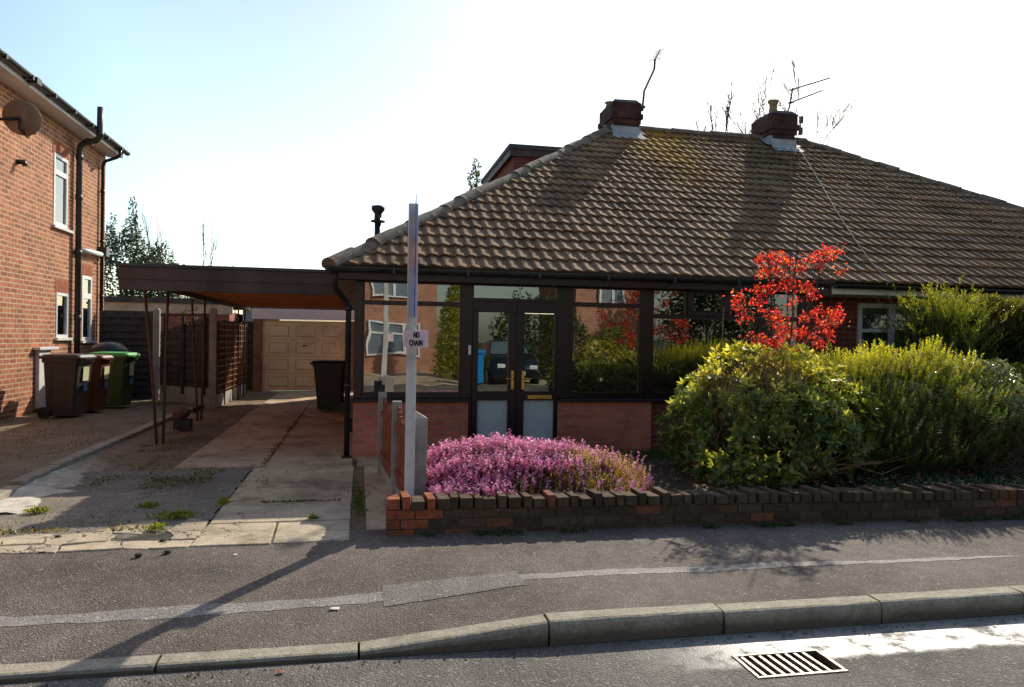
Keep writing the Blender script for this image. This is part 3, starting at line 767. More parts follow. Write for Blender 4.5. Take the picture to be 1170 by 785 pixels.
# flue
fl = MB(); fl.tube([(.31, 14, 2.6), (.31, 14, 3.72)], .062, 14); fl.build('flue_pipe', M['black_plastic'], bung)
fp = bung.children[-1]
fl = MB(); fl.lathe(.31, 14, [(.062, 3.70), (.13, 3.71), (.13, 3.735), (.07, 3.75), (.065, 3.86), (.12, 3.93), (.12, 4.0), (.02, 4.02)], 16); fl.build('cowl', M['black_plastic'], fp)

# ------------------------------------------------------------------ aerials
a1 = thing('tv_aerial', 'bent thin mast with small aerial leaning right from the left chimney', 'aerial', (5.53, 14.3, 6.2))
b = MB(); b.tube([(5.50, 14.3, 6.22), (5.53, 14.3, 6.62), (5.74, 14.3, 7.08), (5.75, 14.3, 7.28)], .022, 6); b.box(5.44, 5.55, 14.26, 14.34, 6.28, 6.32); b.build('mast', M['metal'], a1)
b = MB(); A = Vector((5.74, 14.3, 7.26)); B = Vector((5.92, 14.45, 7.54)); b.tube([A, B], .012, 6); dd = (B-A)
for k in range(9):
    p_ = A+dd*(k/8); e = Vector((.06, -.06, -.01))*(1.0 if k > 1 else 1.5); b.tube([p_-e, p_+e], .006, 5)
b.build('antenna', M['metal'], a1)
a2 = thing('tv_aerial', 'two long parallel rod aerials and mast behind the right chimney', 'aerial', (8.95, 14.7, 6.3))
b = MB(); b.tube([(8.80, 14.7, 6.30), (8.99, 14.7, 6.68), (9.06, 14.7, 7.10)], .018, 6); b.build('mast', M['metal'], a2)
for (A, B) in (((9.02, 14.7, 7.06), (10.08, 14.9, 7.47)), ((9.0, 14.7, 6.78), (9.90, 14.9, 7.18))):
    b = MB(); A, B = Vector(A), Vector(B); b.tube([A, B], .017, 6)
    for k in (0, .06, .28, .62): 
        p_ = A+(B-A)*k; e = Vector((.02, .10, .03)); b.tube([p_-e, p_+e], .010 if k > .1 else .022, 5)
    b.build('antenna', M['metal'], a2)
b = MB(); b.tube([(8.86, 14.5, 6.22), (9.12, 14.5, 6.24)], .014, 6); b.box(9.12, 9.18, 14.46, 14.54, 6.30, 6.44); b.box(9.11, 9.17, 14.46, 14.54, 6.05, 6.2); b.tube([(9.14, 14.5, 6.1), (9.14, 14.5, 6.4)], .012, 6)
b.build('bracket', M['metal'], a2)
b = MB()
tp = math.tan(PITCH)
def onroof(x, y, d=.06): return (x, y, 2.46+(y-9.25)*tp+d)
b.tube([onroof(8.9, 14.4, .1), onroof(8.75, 13.8), onroof(8.5, 13.1), onroof(8.2, 12.3), onroof(7.85, 11.4), onroof(7.5, 10.4), onroof(7.28, 9.7), onroof(7.22, 9.25, .04), (7.16, 9.2, 2.40), (6.95, 9.5, 2.3)], .008, 5)
tag(b.build('aerial_cable', M['pearl'], loc=(7.2, 9.2, 2.4)), 'thin pale cable trailing down the roof tiles from the right chimney', 'cable')

# ------------------------------------------------------------------ carport
cpt = thing('carport', 'flat roofed carport with deep dark brown front beam on thin rusty poles', 'carport', (-1.6, 11, .1))
b = MB(); b.box(-3.02, -.33, 10.44, 10.49, 2.16, 2.455); b.box(-3.02, -.33, 10.425, 10.4385, 2.30, 2.46)
b.build('fascia_beam', M['fascia_wood'], cpt, bevel=.006)
b = MB(); b.box(-3.03, -.05, 10.40, 19.9, 2.462, 2.50); b.build('roof', M['felt'], cpt)
b = MB(); b.box(-2.98, -.06, 10.492, 19.9, 2.395, 2.46); b.build('soffit_boards', M['car_roof_under'], cpt)
b = MB()
for k in range(19): b.box(-2.96, -.1, 10.75+k*.48, 10.80+k*.48, 2.30, 2.393)
b.build('rafters', M['rafter'], cpt)
b = MB(); b.box(-2.76, -2.69, 10.5, 19.9, 2.22, 2.298); b.build('edge_beam', M['fascia_wood'], cpt)
for (x, y, xt) in ((-2.70, 11.10, -2.885), (-2.64, 11.18, -2.60), (-2.745, 14.0, -2.87), (-2.70, 14.05, -2.66), (-2.76, 18.6, -2.78), (-2.74, 19.3, -2.73)):
    b = MB(); b.tube([(x, y, .05), (x*.5+xt*.5+random.uniform(-.01,.01), y, 1.2), (xt, y, 2.24)], .019, 8); b.build('pole', M['rust'], cpt)

# ------------------------------------------------------------------ garage
gar = thing('garage', 'garage with beige panelled up-and-over door at the end of the drive', 'garage', (-1.4, 21.2, .1))
b = MB(); wall_holes(b, 'y', 21.2, 21.4, -2.78, .3, 0, 2.04, [(-2.55, -.36, 0, 2.03)])
b.box(-2.78, -2.58, 21.4, 26, 0, 2.3); b.box(.1, .3, 21.4, 26, 0, 2.3); b.build('wall', M['garage_brick'], gar)
b = MB(); b.box(-2.82, .34, 21.14, 21.19, 2.045, 2.33); b.build('fascia', M['white_upvc'], gar)
b = MB(); b.box(-2.82, .34, 21.2, 26, 2.31, 2.38); b.build('roof', M['felt'], gar)
b = MB(); b.box(-2.545, -.365, 21.26, 21.30, .13, 2.02)
for i in range(3):
    for j in range(4):
        x0 = -2.545+.16+i*.70; z0 = .22+j*.455; x1 = x0+.52; z1 = z0+.30
        b.box(x0, x1, 21.255, 21.259, z0, z1, 1); b.box(x0+.025, x1-.025, 21.238, 21.2548, z0+.025, z1-.025)
b.box(-2.545, -.365, 21.25, 21.26, .13, .16)
for j in range(1, 4): b.box(-2.54, -.37, 21.256, 21.2595, .13+j*.455, .145+j*.455, 1)
dr = b.build('garage_door', [M['garage_door'], plain('groove_shade_beige', (.62, .52, .33), .6, .3, .15, 5, .05)], gar)  # darker beige strips paint the groove shade around the panels
b = MB(); b.box(-1.50, -1.40, 21.20, 21.234, 1.33, 1.36); b.build('handle', M['black_plastic'], dr)

# ------------------------------------------------------------------ left brick house
LX = -5.6
lh = thing('brick_house', 'two-storey orange brick house with white windows and black gutter on the left', 'house', (-7.6, 15, .1))
b = MB(); wall_holes(b, 'x', LX-.25, LX, 4.0, 18.32, 0, 5.56, [(15.42, 16.10, 3.60, 4.95), (15.60, 16.20, 1.50, 2.36), (16.93, 17.52, 1.44, 2.79)])
b.build('wall', M['brick_left'], lh)
for y0 in (18.07, 4.0): b = MB(); b.box(-11.5, LX-.252, y0, y0+.25, 0, 5.56); b.build('wall', M['brick_left_y'], lh)
b = MB(); b.box(LX-.0, LX+.30, 3.8, 18.45, 5.56, 5.575); b.box(LX+.30, LX+.325, 3.8, 18.45, 5.56, 5.70); b.build('soffit', M['white_upvc'], lh)
b = MB(); half_gutter(b, (LX+.40, 18.5, 5.69), (LX+.40, 3.7, 5.69), .065)
for k in range(16):
    y = 17.9-k*.92; b.box(LX+.326, LX+.47, y-.03, y+.03, 5.615, 5.69)
b.box(LX+.33, LX+.48, 13.4, 13.58, 5.60, 5.70)
b.build('gutter', M['black_plastic'], lh)
b = MB(); b.add([(LX+.42, 3.6, 5.72), (LX+.42, 18.5, 5.72), (-8.6, 18.5, 7.6), (-8.6, 3.6, 7.6), (-11.9, 18.5, 5.72), (-11.9, 3.6, 5.72), (LX+.42, 18.5, 5.69), (LX+.42, 3.6, 5.69)], [(0,1,2,3), (3,2,4,5), (7,6,1,0), (1,4,2)])
for k in range(15): b.box(-5.3, -5.22, 18.5-.33*k-.16, 18.5-.33*k+.15, 5.715, 5.75)
b.build('roof', M['ridge'], lh)
def side_window(y0, y1, z0, z1, cells, sill=True):
    f = MB(); wall_holes(f, 'x', LX-.06, LX+.012, y0, y1, z0, z1, cells); o = f.build('window', M['white_upvc'], lh, bevel=.004)
    for c in cells:
        q = MB(); q.add([(LX-.02, c[0], c[2]), (LX-.02, c[1], c[2]), (LX-.02, c[1], c[3]), (LX-.02, c[0], c[3])], [(0,1,2,3)]); q.build('pane', M['glass_left'], o)
    q = MB(); q.box(LX-.30, LX-.28, y0, y1, z0, z1); q.build('curtain', M['curtain'], o)
    if sill:
        q = MB(); q.box(LX-.10, LX+.06, y0-.06, y1+.22, z0-.055, z0-.002); q.build('sill', M['white_paint'], o, bevel=.005)
    return o
side_window(15.42, 16.10, 3.602, 4.948, [(15.49, 16.03, 3.68, 4.56), (15.49, 16.03, 4.66, 4.88)])
side_window(15.605, 16.195, 1.502, 2.358, [(15.66, 16.14, 1.56, 2.30)])
side_window(16.935, 17.515, 1.442, 2.788, [(17.0, 17.45, 1.51, 2.31), (17.0, 17.45, 2.43, 2.72)])
# soldier course above upper and lower window
sold = plain('dark_soldier_brick', (.36, .12, .065), .85, .2, .35, 12, .5, 40)
for (y0, y1, z) in ((15.35, 16.2, 4.955), (15.55, 16.25, 2.365), (16.87, 17.58, 2.795)):
    n = int((y1-y0)/.075); b = MB()
    for k in range(n): b.box(LX+.001, LX+.006, y0+k*.075+.004, y0+k*.075+.071, z, z+.215)
    b.build('soldier_course', sold, lh)
b = MB(); b.tube([(LX+.09, 16.45, .15), (LX+.09, 16.45, 5.22), (LX+.12, 16.44, 5.34), (LX+.22, 16.40, 5.40), (LX+.42, 16.33, 5.42), (LX+.50, 16.30, 5.48), (LX+.51, 16.30, 6.08)], .058, 12)
for z in (1.9, 3.2, 4.3, 5.1): b.tube([(LX+.09, 16.45, z-.05), (LX+.09, 16.45, z+.05)], .068, 12)
for (p0, p1) in (((LX+.22,16.40,5.40),(LX+.34,16.36,5.41)), ((LX+.505,16.30,5.50),(LX+.51,16.30,5.6))): b.tube([p0, p1], .068, 12)
b.build('soil_pipe', plain('grey_black_pipe', (.055, .05, .048), .5, .4, .3, 4, .1), lh)
b = MB(); b.tube([(LX+.06, 17.95, .15), (LX+.06, 17.95, 5.25), (LX+.10, 17.95, 5.36), (LX+.34, 17.95, 5.46), (LX+.40, 17.95, 5.52), (LX+.40, 17.95, 5.64)], .036, 10)
for z in (1.0, 2.4, 3.6, 4.7): b.tube([(LX+.06, 17.95, z-.03), (LX+.06, 17.95, z+.03)], .045, 10)
b.box(LX+.005, LX+.18, 17.86, 18.06, 3.28, 3.48); b.build('downpipe', M['black_plastic'], lh)
b = MB(); b.tube([(LX+.09, 16.5, 3.27), (LX+.09, 17.86, 3.31)], .05, 10); b.build('waste_pipe', M['white_upvc'], lh)
b = MB(); b.tube([(LX, 13.9, 4.42), (LX+.1, 13.9, 4.42), (LX+.12, 13.9, 4.36)], .045, 8); b.build('overflow_pipe', M['black_plastic'], lh)
# satellite dish seen from the back
dsh = thing('satellite_dish', 'round brown satellite dish fixed high on the orange brick wall', 'satellite dish', (LX, 13.0, 4.9))
ctr = Vector((LX+.42, 13.0, 4.92)); nrm = Vector((.05, .93, .34)).normalized(); uu = nrm.cross(Vector((0,0,1))).normalized(); ww = uu.cross(nrm)
b = MB(); rg = []
for r_, dpt in ((.005, -.055), (.08, -.05), (.16, -.032), (.24, -.008), (.285, .01), (.285, .018), (.24, 0), (.16, -.024), (.005, -.047)):
    rg.append([ctr+nrm*dpt+uu*math.cos(2*PI*k/32)*r_+ww*math.sin(2*PI*k/32)*r_*.94 for k in range(32)])
b.rings(rg, 0, True); b.build('dish', M['dish'], dsh)
b = MB(); b.tube([(LX, 13.0, 4.88), (LX+.2, 12.98, 4.88), ctr-nrm*.07], .026, 8); b.box(LX, LX+.02, 12.9, 13.1, 4.76, 5.0)
b.tube([ctr-nrm*.07, ctr-nrm*.07+Vector((0,0,-.16)), ctr+nrm*.1+ww*-.30], .02, 8); b.tube([ctr+nrm*.1+ww*-.30, ctr+nrm*.34+ww*-.20], .016, 8); b.build('mount_arm', M['black_plastic'], dsh)
b = MB(); q = ctr+nrm*.34+ww*-.2; b.tube([q+ww*.06, q-ww*.08], .035, 10); b.build('receiver', M['pearl'], dsh)
# meter cupboard
b = MB(); b.box(LX+.002, LX+.07, 14.70, 15.20, .25, 1.28); b2 = MB(); 
mc = thing('wall_cupboard', 'white meter cupboard low on the brick wall behind the brown bin', 'cupboard', (LX+.08, 14.9, .15))
b.build('body', M['white_paint'], mc, bevel=.01); b2.box(LX+.002, LX+.12, 14.6, 15.45, 1.282, 1.335); b2.build('lid', M['white_upvc'], mc, bevel=.008)

# ------------------------------------------------------------------ wheelie bins
def rrect(cx, cy, wx, wy, z, r=.05, n=4):
    pts = []
    for sx, sy, a0 in ((1,1,0), (-1,1,90), (-1,-1,180), (1,-1,270)):
        for k in range(n+1):
            a = math.radians(a0+90*k/n); pts.append((cx+sx*(wx/2-r)+r*math.cos(a), cy+sy*(wy/2-r)+r*math.sin(a), z))
    return pts
def make_bin(label, loc, rot, w, dpt, h, mb_, ml, stick=True, group=None, tilt=0):
    """front faces local +x"""
    t = thing('wheelie_bin', label, 'wheelie bin', loc, group)
    Mx = Matrix.Translation(loc) @ Matrix.Rotation(rot, 4, 'Z')
    b = MB(); b.rings([rrect(-.02, 0, dpt*.72, w*.80, .05, .04), rrect(-.02, 0, dpt*.74, w*.82, .12, .05), rrect(0, 0, dpt*.90, w*.93, h*.86, .05),
                       rrect(0, 0, dpt*.90, w*.93, h*.862, .05), rrect(0, 0, dpt*.97, w*1.0, h*.865, .05), rrect(0, 0, dpt*.97, w, h*.92, .05)], 0, False)
    for sy in (-1, 1):
        for kx in (-.22, .12): b.rings([[(kx*dpt-.012, sy*w*(.405), .14), (kx*dpt+.012, sy*w*.405, .14), (kx*dpt+.012, sy*w*.418, .14), (kx*dpt-.012, sy*w*.418, .14)][::sy], [(kx*dpt*1.15-.012, sy*w*.455, h*.83), (kx*dpt*1.15+.012, sy*w*.455, h*.83), (kx*dpt*1.15+.012, sy*w*.474, h*.83), (kx*dpt*1.15-.012, sy*w*.474, h*.83)][::sy]])
    b.build('body', M[mb_], t, M=Mx, bevel=.004)
    l = MB(); l.rings([rrect(.01, 0, dpt*1.03, w*1.04, h*.922, .05), rrect(.01, 0, dpt*1.04, w*1.05, h*.95, .05), rrect(.0, 0, dpt*.96, w*.96, h*.985, .07), rrect(-.02, 0, dpt*.6, w*.6, h*1.0, .08)], 0, False)
    l.box(dpt*.5, dpt*.57, -w*.3, w*.3, h*.915, h*.94)
    l.tube([(-dpt*.54, -w*.42, h*.95), (-dpt*.54, w*.42, h*.95)], .018, 8)
    for sy in (-.4, .4): l.box(-dpt*.56, -dpt*.46, sy*w-.02, sy*w+.02, h*.92, h*.965)
    l.build('lid', M[ml], t, M=Mx)
    for sy in (-1, 1):
        q = MB(); q.tube([(-dpt*.40, sy*(w*.40), .10), (-dpt*.40, sy*(w*.40+.05), .10)], .10, 18); q.build('wheel', M['black_plastic'], t, M=Mx)
    if stick:
        q = MB(); xs_ = lambda z: -.0+dpt*.45*(.82+.18*(z/(h*.86)))+.006
        def st(y0, y1, z0, z1, mi): q.add([(xs_(z0)+.012, y0, z0), (xs_(z0)+.012, y1, z0), (xs_(z1)+.012, y1, z1), (xs_(z1)+.012, y0, z1)], [(0,1,2,3)], mi)
        st(-.10, .10, h*.58, h*.80, 0); st(-.06, .08, h*.42, h*.54, 1)
        q.build('sticker', [M['sticker'], M['sticker_blue']], t, M=Mx)
    return t
make_bin('grey-brown wheelie bin nearest the camera beside the brick wall', (-4.80, 13.95, .165), -.12, .60, .62, 1.08, 'bin_brown', 'bin_brown')
make_bin('slim dark brown wheelie bin between the grey-brown and green bins', (-4.68, 14.75, .165), -.10, .48, .52, 1.05, 'bin_red', 'bin_red')
make_bin('green wheelie bin with bright green lid in front of black fence', (-4.62, 15.75, .165), -.12, .58, .72, 1.08, 'bin_green', 'bin_green_lid')
make_bin('black wheelie bin standing under the carport beside the garage door', (-.56, 15.55, .105), PI-.05, .56, .66, 1.03, 'bin_black', 'bin_black', False)
db = MB(); db.lathe(-5.05, 16.9, [(.22, .145), (.30, .6), (.33, 1.15), (.36, 1.17), (.36, 1.22), (.33, 1.30), (.24, 1.38), (.10, 1.42), (.005, 1.425)], 24)
tag(db.build('dustbin', M['black_plastic'], loc=(-5.05, 16.9, .145)), 'round black dustbin with domed lid behind the green bin', 'dustbin')

# ------------------------------------------------------------------ fences at the back
fn = thing('panel_fence', 'black stained panel fence with pale concrete posts behind the bins', 'fence', (-4.2, 17.5, .1))
b = MB()
for k in range(13): b.rings([[(xx, 17.835, .15+k*.15), (xx, 17.90, .15+k*.15), (xx, 17.90, .15+k*.15+.149), (xx, 17.875, .15+k*.15+.149)] for xx in (-5.52, -4.36)])
for x in (-5.5, -4.40): b.box(x-.03, x+.03, 17.82, 17.85, .15, 2.1)
b.build('panel', M['fence_black'], fn)
b = MB(); A0 = (-4.20, 17.45); A1 = (-3.02, 16.45)
n = 10
for k in range(n):
    z0 = .50+k*.145; f0 = 1.66-z0; 
    for q in range(12):
        u0, u1 = q/12, (q+1)/12; ztop = 1.66+.34*((u0+u1)/2)
        za, zb = z0, min(z0+.15, ztop)
        if zb <= za: continue
        xa, ya = A0[0]+(A1[0]-A0[0])*u0, A0[1]+(A1[1]-A0[1])*u0; xb, yb_ = A0[0]+(A1[0]-A0[0])*u1, A0[1]+(A1[1]-A0[1])*u1
        b.add([(xa,ya-.035,za),(xb,yb_-.035,za),(xb,yb_,zb),(xa,ya,zb),(xa,ya+.01,za),(xb,yb_+.01,za)], [(0,1,2,3),(0,4,5,1)])
for u in (.12, .5, .93):
    x, y = A0[0]+(A1[0]-A0[0])*u-.02, A0[1]+(A1[1]-A0[1])*u-.05; b.box(x-.03, x+.03, y-.02, y+.02, .35, 2.0)
xt, yt = A0; b.add([(A0[0], A0[1]-.03, 1.99), (A1[0], A1[1]-.03, 1.99), (A1[0], A1[1]-.03, 2.04), (A0[0], A0[1]-.03, 2.04)], [(0,1,2,3)])
b.build('panel', M['fence_black'], fn)
b = MB(); b.add([(A0[0], A0[1]-.03, .1), (A1[0], A1[1]-.03, .1), (A1[0], A1[1]-.03, .5), (A0[0], A0[1]-.03, .5), (A0[0], A0[1]+.03, .5), (A1[0], A1[1]+.03, .5)], [(0,1,2,3), (3,2,5,4)]); b.build('gravel_board', M['conc_post'], fn)
for (x, y) in ((-4.29, 17.5), (-2.94, 16.4)):
    b = MB(); b.box(x-.065, x+.065, y-.06, y+.06, .05, 2.12); b.rings([[(x-.065,y-.06,2.121),(x+.065,y-.06,2.121),(x+.065,y+.06,2.121),(x-.065,y+.06,2.121)], [(x-.02,y-.02,2.16),(x+.02,y-.02,2.16),(x+.02,y+.02,2.16),(x-.02,y+.02,2.16)]])
    b.build('post', M['conc_post'], fn)
tf = thing('trellis_fence', 'brown timber trellis fence along the drive left of the garage', 'fence', (-2.85, 18.6, .1))
b = MB(); y = 16.6
while y < 20.6:
    b.box(-2.90, -2.88, y, y+.028, .35, 1.86); y += .13
z = .4
while z < 1.85:
    b.box(-2.879, -2.86, 16.55, 20.6, z, z+.028); z += .13
b.build('lattice', M['trellis'], tf)
for y in (17.4, 18.5, 19.6, 20.6):
    b = MB(); b.box(-2.93, -2.85, y-.04, y+.04, .05, 1.92); b.build('post', M['trellis'], tf)
b = MB(); b.box(-2.91, -2.87, 16.5, 20.6, .08, .34); b.build('gravel_board', M['conc_post'], tf)
fd = thing('slatted_fence', 'dark slatted fence panel between the trellis and the garage', 'fence', (-3.1, 22.2, .1))
b = MB()
for k in range(13): b.box(-4.4, -2.85, 22.2-.02*(k % 2), 22.24, .1+k*.145, .1+k*.145+.15)
b.build('panel', M['fence_black'], fd)
b = MB(); b.box(-4.5, -4.4, 22.18, 22.28, 0, 2.1); b.build('post', M['conc_post'], fd)
# neighbour's garage beyond
ng = thing('flat_roofed_garage', 'low red brick garage with pale fascia seen above the black fence', 'garage', (-5.5, 24, .1))
b = MB(); b.box(-7.4, -3.85, 24.05, 29, 0, 2.3); b.build('wall', brick_mat('pinkish_brick', 0, (.45, .15, .11), (.36, .12, .09), (.4, .3, .25)), ng)
b = MB(); b.box(-7.5, -3.75, 23.95, 24.04, 2.22, 2.52); b.build('fascia', M['cream_paint'], ng)
b = MB(); b.box(-7.55, -3.7, 23.9, 29, 2.522, 2.68); b.build('roof', M['felt'], ng)
ws = thing('white_shed', 'white sunlit board wall of a shed beyond the trellis', 'shed', (-3.6, 26, .1))
b = MB(); b.box(-3.7, -2.95, 25.6, 28, 0, 2.5); b.build('wall', M['white_paint'], ws)
b = MB(); b.box(-3.8, -2.9, 25.5, 28.1, 2.5, 2.56); b.build('roof', M['felt'], ws)
# block and boulder
b = MB(); b.box(-2.84, -2.58, 12.55, 12.85, .09, .26, 0, .1); tag(b.build('concrete_block', M['darkblock'], loc=(-2.7, 12.7, .1), bevel=.012), 'dark mossy concrete block on the mortar slope beside the carport poles', 'block')
rr = random.Random(3)
def rock(name, c, r_, mat, label, cat, seed, sq=(1,1,.75)):
    bm = bmesh.new(); bmesh.ops.create_icosphere(bm, subdivisions=3, radius=1)
    rr = random.Random(seed); ph = [rr.uniform(0, 6) for _ in range(6)]
    b = MB()
    vs = []
    for v in bm.verts:
        k = 1+.12*math.sin(v.co.x*3+ph[0])*math.sin(v.co.y*3+ph[1])+.08*math.sin(v.co.z*5+ph[2])+.04*math.sin(v.co.x*9+ph[3])
        vs.append((c[0]+v.co.x*r_*k*sq[0], c[1]+v.co.y*r_*k*sq[1], c[2]+v.co.z*r_*k*sq[2]))
    b.add(vs, [[v.index for v in f.verts] for f in bm.faces], 0, True); bm.free()
    return tag(b.build(name, mat, loc=(c[0], c[1], c[2]-r_*sq[2])), label, cat)
rock('boulder', (-2.74, 12.68, .36), .14, M['stone'], 'rounded brown stone sitting on the dark concrete block', 'stone', 2)
b = MB(); b.box(-.20, -.04, 12.1, 12.4, .1, .30); tag(b.build('loose_block', M['darkblock'], loc=(-.12, 12.2, .1), bevel=.012), 'small dark block on the drive behind the bungalow downpipe', 'block')

# ------------------------------------------------------------------ garden wall
gw = thing('garden_wall', 'low dark brick garden wall topped with uneven upright bricks', 'wall', (3, 5.75, .1))
def wy(x): return 5.735-.030*x
rr = random.Random(21)
b = MB(); mo = MB()
def bcol(x):
    if x < .40 or (x < .6 and rr.random() < .3): return (.42+rr.uniform(-.06,.06), .125, .06)
    k = rr.random()
    if k < .035: return (.27, .10, .06)
    v = rr.uniform(.7, 1.25); return (.125*v, .080*v, .052*v)
def zb_(x): return .075-.004*x
for row in range(3):
    x = .22 - (.11 if row % 2 else 0)
    while x < 12.5:
        L = .215; x1 = x+L
        if x1 > .25:
            xa = max(x, .22); z0 = zb_(x)+row*.075
            y = wy(xa); b.box(xa+.004, x1-.004, y+rr.uniform(-.004,.004), y+.10, z0+.004, z0+.070, 0, rr.uniform(-.012,.012), bcol(x))
        x = x1+.003
b.build('brick_courses', M['garden_brick'], gw, bevel=.004)
mo.add([(.225, wy(.225)+.012, .0), (12.5, wy(12.5)+.012, .0), (12.5, wy(12.5)+.012, .27), (.225, wy(.225)+.012, .298), (.225, wy(.225)+.2, .298), (12.5, wy(12.5)+.2, .27), (12.5, wy(12.5)+.2, .0), (.225, wy(.225)+.2, .0)], [(0,1,2,3), (3,2,5,4), (4,5,6,7), (7,0,3,4)])
mo.build('mortar', M['mortar'], gw)
cb = MB(); x = .225; k = 0
while x < 12.4:
    tall = (k % 2 == 1); wd = .066 if tall else .102
    z0 = zb_(x)+.228; h = (.090+rr.uniform(-.016,.016)) if tall else (.070+rr.uniform(-.008,.014))
    if rr.random() < .08: wd, h = .215, .066
    y = wy(x)
    cb.box(x+.003, x+wd-.003, y-.012+rr.uniform(-.012,.008), y+.205+rr.uniform(-.02,.015), z0, z0+h, 0, rr.uniform(-.07,.07), bcol(x), (rr.uniform(-.03,.03), rr.uniform(-.03,.03)))
    x += wd+rr.uniform(.004,.016); k += 1
cb.build('coping_bricks', M['garden_brick'], gw, bevel=.005)

# ------------------------------------------------------------------ garden fence and sign post
gf = thing('garden_fence', 'short run of red-brown fence panels between pale concrete posts beside the drive', 'fence', (.4, 7, .1))
b = MB(); b.rings([[(.405,6.30,.08),(.572,6.30,.08),(.572,6.42,.08),(.405,6.42,.08)], [(.405,6.30,.93),(.572,6.30,.93),(.572,6.42,.93),(.405,6.42,.93)], [(.42,6.34,.985),(.47,6.34,.99),(.47,6.40,.99),(.42,6.40,.985)]])
b.build('post', M['conc_post'], gf, bevel=.006)
for (x, y, h) in ((.362, 7.2, 1.0), (.262, 8.35, 1.0)):
    b = MB(); b.box(x-.045, x+.045, y-.045, y+.045, .08, h); b.build('post', M['conc_post'], gf, bevel=.008)
for (xa, ya, xb, yb2) in ((.43, 6.42, .375, 7.15), (.352, 7.25, .275, 8.30)):
    b = MB(); n = 10
    for q in range(n):
        u0, u1 = q/n, (q+.96)/n; sag = .13*math.sin(PI*(q+.5)/n)
        x0, y0, x1, y1 = xa+(xb-xa)*u0, ya+(yb2-ya)*u0, xa+(xb-xa)*u1, ya+(yb2-ya)*u1
        zt = .97-sag
        b.rings([[(x0-.012,y0,.22),(x0+.012,y0,.22),(x1+.012,y1,.22),(x1-.012,y1,.22)], [(x0-.012,y0,zt),(x0+.012,y0,zt),(x1+.012,y1,zt),(x1-.012,y1,zt)]])
    for z in (.32, .75): b.rings([[(xa-.035,ya,z),(xa-.013,ya,z),(xa-.013,ya,z+.05),(xa-.035,ya,z+.05)], [(xb-.035,yb2,z),(xb-.013,yb2,z),(xb-.013,yb2,z+.05),(xb-.035,yb2,z+.05)]])
    b.build('panel', M['fence_red'], gf)
    b = MB(); b.rings([[(xa-.02,ya,.05),(xa+.02,ya,.05),(xa+.02,ya,.215),(xa-.02,ya,.215)], [(xb-.02,yb2,.05),(xb+.02,yb2,.05),(xb+.02,yb2,.215),(xb-.02,yb2,.215)]]); b.build('gravel_board', M['conc_post'], gf)
sg = thing('sale_sign', 'tall white estate agent post with edge-on blue and red board', 'sign', (.425, 6.22, .1))
b = MB(); b.box(.385, .463, 6.19, 6.265, .08, 2.70); b.build('post', M['post_white'], sg, bevel=.004)
b = MB(); A = Vector((.400, 5.60, 0)); B = Vector((.438, 6.188, 0)); dv = (B-A); nn = Vector((dv.y, -dv.x, 0)).normalized()*.003
def bslab(mb, f0, f1, z0, z1, off, mi):
    p0, p1 = A+dv*f0, A+dv*f1; e = nn*off
    mb.rings([[p0-nn-e*0+e, p0+nn+e, p1+nn+e, p1-nn+e], [p0-nn+e, p0+nn+e, p1+nn+e, p1-nn+e]]) if False else None
    vs = [p+s*nn*off for p in (p0, p1) for s in (-1, 1)]
    mb.rings([[Vector((v.x, v.y, z0)) for v in (vs[0], vs[1], vs[3], vs[2])], [Vector((v.x, v.y, z1)) for v in (vs[0], vs[1], vs[3], vs[2])]], mi)
bslab(b, 0, 1, 1.77, 2.66, 1, 0); bslab(b, .0, 1, 2.16, 2.36, 1.3, 1)
for k in range(5): bslab(b, .12+.16*k, .22+.16*k, 2.00, 2.10, 1.3, 2); bslab(b, .12+.16*k, .22+.16*k, 1.86, 1.92, 1.3, 2)
bslab(b, .08, .92, 2.44, 2.48, 1.3, 2); bslab(b, .2, .8, 2.22, 2.30, 1.6, 2)
b.build('board', [M['board_blue'], M['board_red'], M['white_paint']], sg)
b = MB(); b.box(.355, .555, 6.172, 6.182, 1.525, 1.665); pl = b.build('plaque', M['sign_pink'], sg, bevel=.002)
pl['label'] = 'small faded pink plaque reading NO CHAIN'
# stroke letters
GL = {'N': [[(0,0),(0,1)],[(0,1),(.62,0)],[(.62,0),(.62,1)]], 'O': [[(.15,0),(0,.2)],[(0,.2),(0,.8)],[(0,.8),(.15,1)],[(.15,1),(.45,1)],[(.45,1),(.6,.8)],[(.6,.8),(.6,.2)],[(.6,.2),(.45,0)],[(.45,0),(.15,0)]],
      'C': [[(.58,.82),(.45,1)],[(.45,1),(.15,1)],[(.15,1),(0,.8)],[(0,.8),(0,.2)],[(0,.2),(.15,0)],[(.15,0),(.45,0)],[(.45,0),(.58,.18)]],
      'H': [[(0,0),(0,1)],[(.6,0),(.6,1)],[(0,.5),(.6,.5)]], 'A': [[(0,0),(.3,1)],[(.3,1),(.6,0)],[(.12,.38),(.48,.38)]], 'I': [[(.1,0),(.1,1)]]}
adv = {'N': .84, 'O': .84, 'C': .80, 'H': .84, 'A': .82, 'I': .42}
def letters(mb, text, xc, z, h, y, th):
    wtot = sum(adv[c] for c in text)*h*.72; x = xc-wtot/2
    for c in text:
        for (a, b_) in GL[c]:
            p0 = Vector((x+a[0]*h*.72, y, z+a[1]*h)); p1 = Vector((x+b_[0]*h*.72, y, z+b_[1]*h)); d = (p1-p0).normalized(); s = Vector((-d.z, 0, d.x))*th
            p0 = p0-d*th*.7; p1 = p1+d*th*.7
            mb.rings([[p0-s, p0+s, p1+s, p1-s], [q+Vector((0,-.002,0)) for q in (p0-s, p0+s, p1+s, p1-s)]])
        x += adv[c]*h*.72
